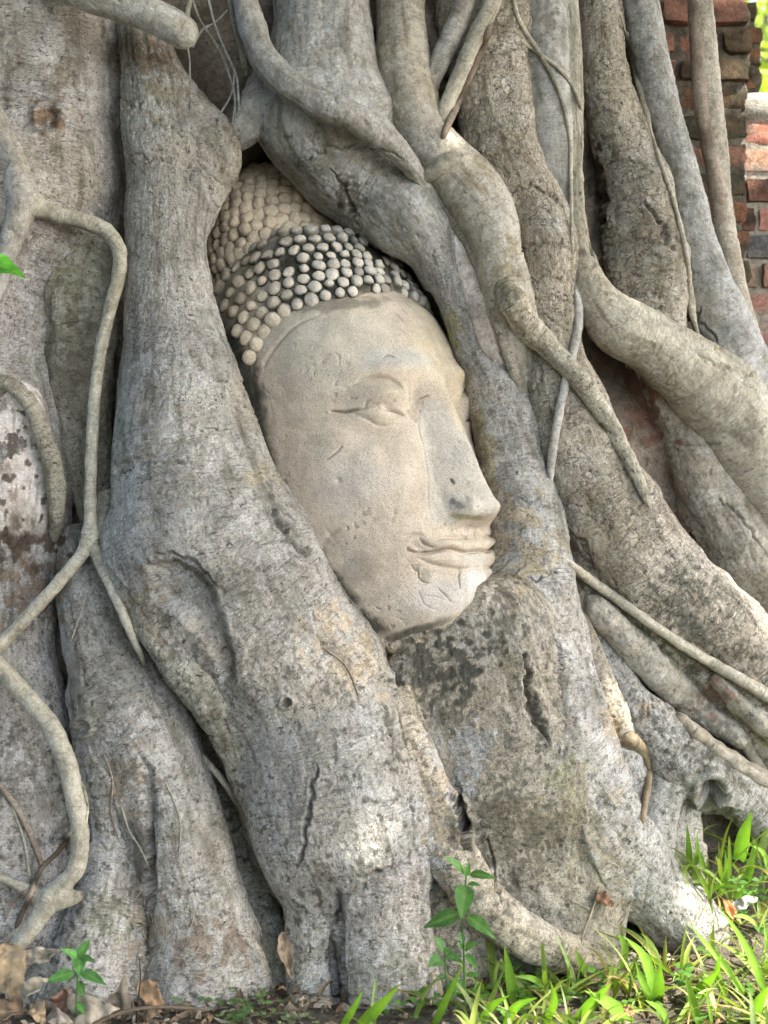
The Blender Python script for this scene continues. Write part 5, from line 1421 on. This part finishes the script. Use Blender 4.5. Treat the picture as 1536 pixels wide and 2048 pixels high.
    for X, Y, z, sc in tufts:
        nb = r.integers(2, 6)
        az0 = r.uniform(0, 2 * math.pi)
        for k in range(nb):
            az = az0 + k * 2.4 + r.normal() * .4
            L = sc * r.uniform(.06, .17) * (1.35 if r.random() < .15 else 1); W = r.uniform(.0045, .0155) * (L / .15) ** .4
            el = r.uniform(.45, 1.40); cur = r.uniform(.3, 1.9)
            ns = 9; t = np.linspace(0, 1, ns)
            e = el - cur * t ** 1.4
            ds = L / (ns - 1)
            hx = np.concatenate([[0], np.cumsum(np.cos(e[:-1]) * ds)]); hz = np.concatenate([[0], np.cumsum(np.sin(e[:-1]) * ds)])
            hz = np.maximum(hz, -.0 + .004 - .02 * (t > .6) * 0)
            dx, dy = math.cos(az), math.sin(az)
            ctr = np.stack([X + dx * hx, Y + dy * hx, z + hz - .004], 1)
            sd = np.array([-dy, dx, 0]) ; tw = r.normal() * .5
            wdt = W * np.clip(np.sin(np.pi * (0.16 + .84 * t) ** .8), 0.02, 1) / 1.0
            nrm = np.stack([-dx * np.sin(e), -dy * np.sin(e), np.cos(e)], 1)
            side = sd[None] * math.cos(tw) + nrm * math.sin(tw)
            upv = nrm * math.cos(tw) - sd[None] * math.sin(tw)
            v = np.stack([ctr - side * wdt[:, None] / 2 + upv * wdt[:, None] * .18, ctr, ctr + side * wdt[:, None] / 2 + upv * wdt[:, None] * .18], 1).reshape(-1, 3)
            dry = r.random()
            if dry < .13: c = np.array((.36, .29, .14))
            else: c = np.array((.165, .265, .062)) * r.uniform(.6, 1.3) + np.array((.08, .05, .0)) * r.random()
            cc = np.tile(c, (len(v), 1)); cc[1::3] = c * np.array((1.25, 1.15, 1.2))
            tip = np.repeat(t, 3)[:, None]; cc = cc * (1 - .25 * tip ** 3) + np.array((.33, .27, .10)) * .25 * tip ** 3
            Vs.append(v); Fs.append(grid_faces(ns, 3) + nv); Cs.append(cc); nv += len(v)
    o = mesh_obj("grass", np.vstack(Vs), np.vstack(Fs), M_GRASS, None, np.vstack(Cs))
    tag(o, "broad bladed green grass at the foot of the tree", "grass", kind='stuff')
build_grass()

def build_cover():
    r = np.random.default_rng(5)
    Vs, Fs, Cs = [], [], []; nv = 0
    def add(px, py, n, sx, sy, size, c):
        nonlocal nv
        for _ in range(n):
            x, y = px + r.normal() * sx, py + r.normal() * sy
            g = np.asarray(project_ground(float(x), float(min(y, 2120)))).reshape(3)
            g[1] = max(2.45, g[1]); h = r.uniform(.006, .035)
            a = r.uniform(0, 6.28); L = size * r.uniform(.7, 1.3)
            for s in (0, math.pi):
                d = np.array([math.cos(a + s), math.sin(a + s), r.uniform(-.1, .5)]); d /= np.linalg.norm(d)
                b0 = g + np.array([0, 0, h])
                v, f, _w = leaf_mesh(b0, b0 + d * L, L * .85, np.array([0, -.35, 1.0]), .15, .05, .05, 6, 5, .85)
                Vs.append(v); Fs.append(f + nv); nv += len(v)
                Cs.append(np.tile(np.array(c) * r.uniform(.75, 1.25), (len(v), 1)))
    cg = (.13, .21, .075)
    add(440, 2015, 14, 26, 16, .014, cg); add(500, 2030, 16, 34, 12, .014, cg); add(528, 1998, 6, 8, 10, .011, cg); add(365, 2025, 4, 8, 6, .012, cg)
    add(560, 2050, 14, 40, 10, .013, (.2, .24, .12)); add(470, 2050, 16, 40, 8, .013, cg)
    add(840, 2020, 16, 30, 18, .018, (.12, .26, .05)); add(980, 2020, 26, 50, 24, .019, (.12, .25, .045)); add(1080, 2000, 20, 50, 20, .017, (.09, .2, .04)); add(1020, 1960, 12, 30, 10, .014, (.10, .19, .05))
    add(1200, 1985, 20, 70, 20, .018, (.08, .18, .035)); add(1440, 1860, 22, 50, 26, .022, (.11, .24, .05)); add(1460, 1760, 18, 40, 30, .022, (.10, .21, .05)); add(1350, 1990, 30, 90, 30, .02, (.09, .2, .035))
    o = mesh_obj("ground_cover", np.vstack(Vs), np.vstack(Fs), M_LEAF, None, np.vstack(Cs))
    tag(o, "tiny round leaved creepers spread along the foot of the roots", "ground cover", kind='stuff')
build_cover()

def weed(label, Y, stem, leaves, col, tw=(.0022, .0014)):
    bx, by = stem[0]
    w = thing("weed_plant", tuple(float(x) for x in P(bx, by, Y)), label, "weed")
    pts = np.array([P(x, y, Y) for x, y in stem]); rr = np.linspace(tw[0], tw[1], len(pts))
    v, f, bk = tube(pts, rr, 7, 2, .02)
    mesh_obj("stem", v, f, M_LEAF, w, np.tile(np.array(col) * 0.8 + .02, (len(v), 1)))
    for i, (x0, y0, x1, y1, wd, dz, tint) in enumerate(leaves):
        a = P(x0, y0, Y); b = P(x1, y1, Y - dz)
        v, f, e = leaf_mesh(a, b, wd * Y / F, np.array([0.15, -.75, .75]), .22, .06, .10, 17, 7, .9, i, .06)
        c = np.tile(np.array(col) * tint, (len(v), 1))
        mid = np.exp(-(e / .12) ** 2)[:, None]; c = c * (1 - .35 * mid) + np.array((.26, .36, .14)) * .35 * mid
        mesh_obj("leaf", v, f, M_LEAF, w, c)
    return w
weed("tall green weed with toothed paired leaves in front of the tree base", 2.66,
     [(931, 2012), (929, 1950), (927, 1890), (925, 1830), (929, 1785), (933, 1750), (935, 1730)],
     [(927, 1746, 886, 1712, 22, .03, 1.1), (939, 1748, 994, 1758, 22, .02, 1.0), (934, 1752, 938, 1722, 12, .0, 1.2), (932, 1755, 926, 1728, 10, .01, 1.2), (930, 1770, 922, 1840, 42, .05, 1.0),
      (936, 1768, 962, 1772, 14, .02, 1.25), (918, 1828, 846, 1856, 36, .0, .7), (934, 1832, 992, 1880, 32, .03, .95), (928, 1890, 914, 1862, 10, .0, 1.1), (930, 1898, 956, 1886, 22, .02, .95), (926, 1898, 912, 1888, 12, .02, 1.2),
      (932, 1908, 954, 1940, 18, .03, 1.1), (926, 1958, 906, 1998, 20, .03, .9), (932, 1950, 962, 1952, 14, .02, 1.2)], (.085, .20, .045))
weed("short side shoot of green weed left of the tall weed", 2.68, [(893, 2025), (893, 1960), (890, 1915), (889, 1900)],
     [(886, 1902, 866, 1872, 24, .02, 1.0), (884, 1918, 854, 1934, 32, .03, 1.0), (892, 1908, 926, 1926, 22, .02, 1.1), (890, 1902, 904, 1896, 12, 0, 1.2), (892, 1950, 868, 1962, 14, .02, .6), (895, 1965, 916, 1985, 16, .02, 1)], (.10, .22, .065))
weed("small green seedling with paired leaves among dead leaves", 2.62, [(152, 2058), (153, 2010), (155, 1960), (157, 1915), (158, 1900)],
     [(156, 1915, 121, 1898, 20, .02, 1.15), (158, 1912, 182, 1878, 22, -.01, 1.0), (163, 1914, 190, 1924, 16, .02, .9), (158, 1916, 159, 1955, 28, .04, 1.05), (148, 1946, 90, 1965, 28, .02, 1.0), (163, 1944, 212, 1970, 26, .03, 1.0), (157, 1962, 168, 1996, 18, .02, .7), (155, 2005, 170, 2030, 16, .02, 1.1)], (.095, .25, .06))

# the leaf that sprouts at the left edge
Yl = 2.74
v, f, e = leaf_mesh(P(-40, 520, Yl), P(52, 556, Yl - .03), 62 * Yl / F, np.array([.1, -.8, .6]), .12, .05, .12, 19, 9, .75, 3, .05)
c = np.tile(np.array((.10, .34, .03)), (len(v), 1)); mid = np.exp(-(e / .08) ** 2)[:, None]; c = c * (1 - .4 * mid) + np.array((.25, .5, .1)) * .4 * mid
o = mesh_obj("leaf", v, f, M_LEAF, fig, c); o['label'] = "bright green leaf sprouting at the left edge"

def dry_leaf(label, px, py, L, W, ang, col, Y=None, tilt=.5, fold=.35, curl=.3, group="fallen dry leaves", seed=1, lift=.01, roll=0.0):
    if Y is None:
        loc, nn = cast(px, py); loc = loc + nn * lift
    else: loc = P(px, py, Y)
    s = loc[1] / F
    a = math.radians(ang)
    ax = np.array([math.cos(a), -tilt * .5, math.sin(a)]); ax /= np.linalg.norm(ax)
    nr = np.array([roll, -.8, .6])
    v, f, e = leaf_mesh(loc - ax * L * s / 2, loc + ax * L * s / 2, W * s, nr, fold, curl, .35, 21, 11, .9, seed)
    # torn, crinkled edge and thickness
    cr = np.stack([noise(v * 60, seed + k) for k in range(3)], 1) * .004 * (0.3 + e[:, None]); v = v + cr
    c = np.array(col) * (1 + .35 * fbm(v * 30, 3, seed))[:, None]
    mid = np.exp(-(e / .07) ** 2)[:, None]; c = c * (1 - .3 * mid) + np.array((.42, .34, .22)) * .3 * mid
    sp = sm(.35, .5, noise(v * 90, seed + 5))[:, None]; c = c * (1 - .6 * sp) + np.array((.10, .07, .05)) * .6 * sp
    v = v - loc
    o = mesh_obj("dry_leaf", v, f, M_DRY, None, np.clip(c, .01, 1))
    o.location = loc
    sol = o.modifiers.new("thickness", 'SOLIDIFY'); sol.thickness = 0.0007
    return tag(o, label, "dead leaf", group)
TAN = (.36, .27, .17); PALE = (.42, .36, .28); RED = (.27, .15, .105); BRN = (.22, .15, .095)
dry_leaf("big tan dead leaf propped up at the bottom left edge", 22, 1950, 130, 84, -70, TAN, 2.66, .8, .25, .18, seed=2)
dry_leaf("pale curled dead leaf with an upturned tip under the hooked root", 78, 1908, 92, 34, 12, PALE, 2.70, .4, .6, -.2, seed=3)
dry_leaf("pale crumpled dead leaf beside the big tan leaf", 78, 1980, 90, 44, 40, PALE, 2.62, .4, .8, .25, seed=4)
dry_leaf("rolled tan dead leaf at the bottom edge below the pale crumpled one", 78, 2026, 52, 36, -60, TAN, 2.58, .6, 1.1, .3, seed=5)
dry_leaf("dark curled dead leaf in the bottom left corner", 24, 2030, 80, 50, 15, BRN, 2.60, .5, .7, .3, seed=6)
dry_leaf("reddish dead leaf behind the seedling", 130, 2000, 62, 50, 70, RED, 2.66, .5, .5, .2, seed=7)
dry_leaf("largest pale speckled dead leaf lying behind the seedling stem", 185, 2030, 132, 74, 12, PALE, 2.63, .5, .2, .16, seed=8)
dry_leaf("pointed grey-tan dead leaf leaning on the root", 248, 1992, 86, 62, 80, (.33, .27, .21), 2.70, .4, .3, .15, seed=9)
dry_leaf("orange-brown dead leaf at the foot of the root beside the dark stalk", 304, 1992, 72, 44, -50, (.36, .23, .13), 2.68, .5, .4, .2, seed=10)
dry_leaf("small brown dead leaf under the twig", 306, 2030, 44, 30, 20, BRN, 2.64, .5, .5, .2, seed=11)
dry_leaf("thin dead leaf wedged upright in the crack between two root toes", 572, 1912, 96, 26, -76, (.30, .23, .16), 2.80, .2, .8, .1, seed=12)
dry_leaf("rusty dead leaf stuck on the crusty root beside crossed straws", 1204, 1802, 44, 26, -40, (.24, .13, .08), None, .2, .4, .1, seed=13)
dry_leaf("bright orange dead leaf in the grass at the root tip", 1458, 1822, 40, 22, -65, (.50, .17, .06), 2.98, .3, .5, .2, seed=14)
dry_leaf("whitish dead leaf lying in the grass on the right", 1492, 1806, 52, 26, 25, (.56, .56, .48), 2.98, .3, .3, .15, seed=15)
dry_leaf("small orange dead leaf in the grass near the bottom edge", 1256, 2026, 28, 18, -50, (.45, .24, .12), 2.58, .3, .5, .2, seed=16)
dry_leaf("grey dead leaf on the soil at the bottom left between larger ones", 120, 2040, 60, 34, -10, (.28, .24, .2), 2.58, .4, .5, .2, seed=17)

def stick(name, label, cat, pts, rad, mat, Y=None, lift=.004):
    w = []
    for x, y in pts:
        if Y is None:
            l, nn = cast(x, y); w.append(l + nn * lift)
        else: w.append(P(x, y, Y))
    w = np.array(w)
    v, f, bk = tube(w, np.linspace(rad, rad * .6, len(w)), 8, 4, .04)
    o = mesh_obj(name, v - w[0], f, mat); o.location = w[0]
    return tag(o, label, cat)
stick("twig", "thin grey twig lying across the dead leaves at the bottom", "twig", [(180, 2052), (240, 2026), (320, 2014), (370, 2016), (416, 2019)], .0042, M_TWIG, 2.60)
stick("dead_stalk", "thin black stalk standing upright among the dead leaves", "stalk", [(272, 2050), (276, 2000), (281, 1950), (278, 1915)], .0017, simple_material("dark_stalk", (.03, .025, .02), .8, .2, 80, .2), 2.64)
stick("straw", "longer dry straw bending down across the crusty root", "straw", [(1196, 1782), (1180, 1830), (1168, 1860), (1163, 1885)], .0022, M_STRAW)
stick("straw", "short dry straw lying over the longer straw on the crusty root", "straw", [(1140, 1798), (1160, 1810), (1180, 1820)], .002, M_STRAW)
stick("straw", "thin looping dry straw above the rusty dead leaf", "straw", [(1200, 1738), (1220, 1725), (1236, 1732), (1232, 1750)], .0014, M_STRAW)

def build_straw():
    r = np.random.default_rng(9); Vs, Fs, Cs = [], [], []; nv = 0
    areas = [(420, 1895, 55, 36, 48), (350, 1860, 30, 30, 12), (470, 1880, 18, 40, 16), (1080, 1560, 100, 110, 36), (1230, 1770, 40, 40, 22), (1120, 1780, 90, 70, 18), (300, 1870, 25, 50, 14)]
    for cx, cy, sx, sy, n in areas:
        for _ in range(n):
            x, y = cx + r.normal() * sx, cy + r.normal() * sy
            l, nn = cast(x, y)
            t = np.cross(nn, r.normal(size=3)); t /= np.linalg.norm(t) + 1e-9; s = np.cross(nn, t)
            L = r.uniform(.006, .034) if cy > 1700 else r.uniform(.005, .018); w = r.uniform(.0004, .0010)
            b = r.normal() * .12
            k = np.linspace(-.5, .5, 6)
            c = l + nn * .0022 + t * (k * L)[:, None] + s * (b * L * (k ** 2))[:, None] + nn * (L * .2 * r.random() * (k + .5))[:, None]
            ring = [c + s * w, c + nn * w, c - s * w, c - nn * w]
            v = np.stack(ring, 1).reshape(-1, 3)
            Vs.append(v); Fs.append(grid_faces(6, 4, True) + nv); nv += len(v)
    o = mesh_obj("straw_litter", np.vstack(Vs), np.vstack(Fs), M_STRAW)
    tag(o, "loose dry straw bits caught on the lower roots", "straw litter", kind='stuff')
build_straw()

def build_litter():
    r = np.random.default_rng(77); Vs, Fs, Cs = [], [], []; nv = 0
    for _ in range(1000):
        left = r.random() < .62
        X = r.uniform(-.75, -.1) if left else r.uniform(-.1, 1.0); Y = r.uniform(2.45, 2.86) if left else r.uniform(2.45, 3.2)
        z = float(ground_z(np.array([X]), np.array([Y]))[0]) + r.uniform(.002, .014)
        a = r.uniform(0, 6.28); L = r.uniform(.010, .042)
        d = np.array([math.cos(a), math.sin(a), r.normal() * .35])
        p0 = np.array([X, Y, z])
        v, f, e = leaf_mesh(p0, p0 + d * L, L * r.uniform(.25, .6), np.array([r.normal() * .5, r.normal() * .5 - .3, 1.0]), r.uniform(0, .8), r.normal() * .2, .5, 7, 5, .9, int(r.integers(0, 90)))
        c = np.array([(.30, .235, .165), (.36, .31, .24), (.19, .135, .09), (.24, .15, .09)][r.integers(0, 4)]) * r.uniform(.7, 1.2)
        Vs.append(v); Fs.append(f + nv); nv += len(v); Cs.append(np.tile(c, (len(v), 1)))
    o = mesh_obj("leaf_litter", np.vstack(Vs), np.vstack(Fs), M_DRY, None, np.vstack(Cs))
    tag(o, "crumbled dead leaf bits scattered over the soil", "leaf litter", kind='stuff')
build_litter()

def build_pebbles():
    r = np.random.default_rng(14); Vs, Fs, Cs = [], [], []; nv = 0
    for _ in range(420):
        X = r.uniform(-.75, .95); Y = r.uniform(2.45, 3.1)
        z = float(ground_z(np.array([X]), np.array([Y]))[0]); s = r.uniform(.002, .008)
        v, f = brick_box(np.array([s, s * r.uniform(.6, 1), s * r.uniform(.4, .8)]), s * .38, 3)
        v = v + .25 * s * np.stack([noise(v / s * .9 + X * 50, k) for k in range(3)], 1)
        a = r.uniform(0, 6.28); v = np.stack([v[:, 0] * math.cos(a) - v[:, 1] * math.sin(a), v[:, 0] * math.sin(a) + v[:, 1] * math.cos(a), v[:, 2]], 1) + np.array([X, Y, z + s * .2])
        c = np.array((.16, .12, .085)) * r.uniform(.5, 1.8)
        Vs.append(v); Fs.append(f + nv); Cs.append(np.tile(c, (len(v), 1))); nv += len(v)
    o = mesh_obj("soil_crumbs", np.vstack(Vs), np.vstack(Fs), M_BRICK, None, np.vstack(Cs))
    tag(o, "crumbs of soil and small stones on the ground", "soil crumbs", kind='stuff')
build_pebbles()

# ------------------------------------------------------------------ crown of the fig overhead (unseen; leaves set and cleared to shape the dappled shade)
SUNSPOTS = [  # photo pixel, distance offset from the bark plane, radius m
    (1430, 1160, .0, .020), (1470, 1205, .0, .022), (1500, 1250, .0, .014), (1530, 1350, -.05, .03), (1510, 1310, -.05, .022), (1460, 1262, -.02, .016),
    (1280, 1400, -.05, .026), (1310, 1440, -.06, .016), (1228, 1400, -.0, .035), (1240, 1460, .0, .03),
    (1000, 170, .0, .028), (1345, 520, -.03, .02), (1318, 440, 0, .02),
    (745, 1660, -.25, .018), (790, 1645, -.25, .018), (770, 1700, -.25, .018), (800, 1750, -.25, .018), 
    (1500, 1850, -.2, .035), (1300, 2010, -.5, .14), (1180, 2030, -.55, .12), (1480, 2000, -.4, .20), (1040, 2050, -.55, .08), (1450, 1940, -.38, .09), (1530, 1850, -.3, .16), (1440, 1770, -.15, .06),
    (900, 2050, -.5, .06), (780, 2060, -.5, .05),
    (-5, 535, -.3, .06), (1545, 225, .62, .12)]
def build_crown():
    r = np.random.default_rng(33)
    N = 24000
    c = np.stack([r.uniform(-2.6, 8.5, N), r.uniform(-4.2, 5.5, N), r.uniform(4.3, 5.5, N)], 1)
    size = r.uniform(.10, .20, N)
    keep = np.ones(N, bool)
    for px, py, off, rad in SUNSPOTS:
        w = P(px, py, float(base(px, py)) - .10 + off if off > -.14 else float(base(px, py)) + off)
        d = c - w; t = d @ SUN; dist = np.linalg.norm(d - t[:, None] * SUN, axis=1)
        keep &= ~(dist < rad + size * .42)
    c, size = c[keep], size[keep]
    # close the remaining chinks over the trunk: leaves where the sun would still get through
    e1 = np.cross(SUN, [0, 0, 1.0]); e1 /= np.linalg.norm(e1); e2 = np.cross(SUN, e1)
    gx_, gy_ = np.meshgrid(np.arange(-30, 1580, 20), np.arange(-60, 1800, 20))
    tp = P(gx_.ravel(), gy_.ravel(), base(gx_.ravel(), gy_.ravel()) - .12)
    low = gy_.ravel() > 1250; gl = gx_.ravel()[low], gy_.ravel()[low]
    tp = np.vstack([tp, P(gl[0], gl[1], base(gl[0], gl[1]) - .27)])
    hx_, hy_ = np.meshgrid(np.arange(-30, 860, 20), np.arange(1800, 2080, 20)); tp = np.vstack([tp, P(hx_.ravel(), hy_.ravel(), base(hx_.ravel(), hy_.ravel()) - .2), P(hx_.ravel(), hy_.ravel(), base(hx_.ravel(), hy_.ravel()) - .3)])
    spot = np.zeros(len(tp), bool)
    for px, py, off, rad in SUNSPOTS:
        w = P(px, py, float(base(px, py)) - .10 + off if off > -.14 else float(base(px, py)) + off)
        d = tp - w; d = d - (d @ SUN)[:, None] * SUN
        spot |= np.linalg.norm(d, axis=1) < rad + .045
    tp = tp[~spot]
    lu = np.stack([c @ e1, c @ e2], 1); tu = np.stack([tp @ e1, tp @ e2], 1)
    cov = np.zeros(len(tp), bool)
    for k in range(0, len(tp), 400):
        dd = ((tu[k:k + 400, None] - lu[None]) ** 2).sum(-1)
        cov[k:k + 400] = (dd < (size[None] * .30) ** 2).sum(1) >= 2
    extra = tp[~cov]; z = r.uniform(4.35, 5.4, len(extra)); ext = extra + SUN * ((z - extra[:, 2]) / SUN[2])[:, None]
    # unseen leaf masses added left and behind the camera to block sky light
    m = 7400
    hang = np.stack([r.uniform(-4.2, -2.0, m), r.uniform(-3.5, 2.6, m), r.uniform(.7, 4.2, m)], 1)
    hang[5200:] = np.stack([r.uniform(-4.0, .0, 2200), r.uniform(-5.0, -3.0, 2200), r.uniform(.6, 4.4, 2200)], 1)
    c = np.vstack([c, ext, hang]); size = np.concatenate([size, r.uniform(.05, .075, len(ext)), r.uniform(.10, .2, m)])
    flat_to_sun = np.zeros(len(c), bool); flat_to_sun[len(c) - m - len(ext):len(c) - m] = True
    n = len(c)
    a = r.normal(size=(n, 3)); a[:, 2] *= .45; a[flat_to_sun] -= (a[flat_to_sun] @ SUN)[:, None] * SUN; a /= np.linalg.norm(a, axis=1)[:, None]
    bb = r.normal(size=(n, 3)); bb[flat_to_sun] = SUN
    b = np.cross(a, bb); b /= np.linalg.norm(b, axis=1)[:, None]
    L = size[:, None]
    wd = np.where(flat_to_sun, .9, .45)[:, None] * L
    v = np.stack([c - a * L, c + b * wd, c + a * L, c - b * wd], 1).reshape(-1, 3)
    f = np.arange(n * 4).reshape(-1, 4)
    col = np.repeat(np.array((.07, .11, .035))[None] * r.uniform(.7, 1.3, (n, 1)), 4, 0)
    o = mesh_obj("crown", v, f, M_LEAF, fig, col, smooth=False)  # overhead crown together with the added sky-blocking leaves
build_crown()

# sunlit trees across the lawn, seen past the end of the ruin
def far_tree(x, y, h, rad, label, seed, col):
    r = np.random.default_rng(seed)
    t = thing("tree", (x, y, 0), label, "tree")
    v, f, bk = tube([(x, y, -.1), (x + .1, y, h * .3), (x - .05, y + .05, h * .6), (x, y, h * .85)], [.16, .13, .10, .05], 12, seed, .04)
    mesh_obj("trunk", v, f, M_BARK, t, np.tile(np.array((.2, .17, .13)), (len(v), 1)), bk)
    n = 26000
    cl = r.normal(size=(46, 3)) * np.array([rad * .55, rad * .55, rad * .5]) + np.array([x, y, h * .68])
    c = cl[r.integers(0, 46, n)] + r.normal(size=(n, 3)) * rad * .20
    c[:, 2] = np.maximum(c[:, 2], .5)
    a = r.normal(size=(n, 3)); a /= np.linalg.norm(a, axis=1)[:, None]; b = np.cross(a, r.normal(size=(n, 3))); b /= np.linalg.norm(b, axis=1)[:, None]
    L = r.uniform(.04, .09, n)[:, None]
    v = np.stack([c - a * L, c + b * L * .5, c + a * L, c - b * L * .5], 1).reshape(-1, 3)
    cc = np.repeat(np.array(col)[None] * r.uniform(.6, 1.4, (n, 1)), 4, 0)
    mesh_obj("crown", v, np.arange(n * 4).reshape(-1, 4), M_LEAF, t, cc, smooth=False)
far_tree(3.3, 12.0, 6.2, 2.4, "sunlit yellow-green tree beyond the brick ruins at the top right", 4, (.30, .36, .05))
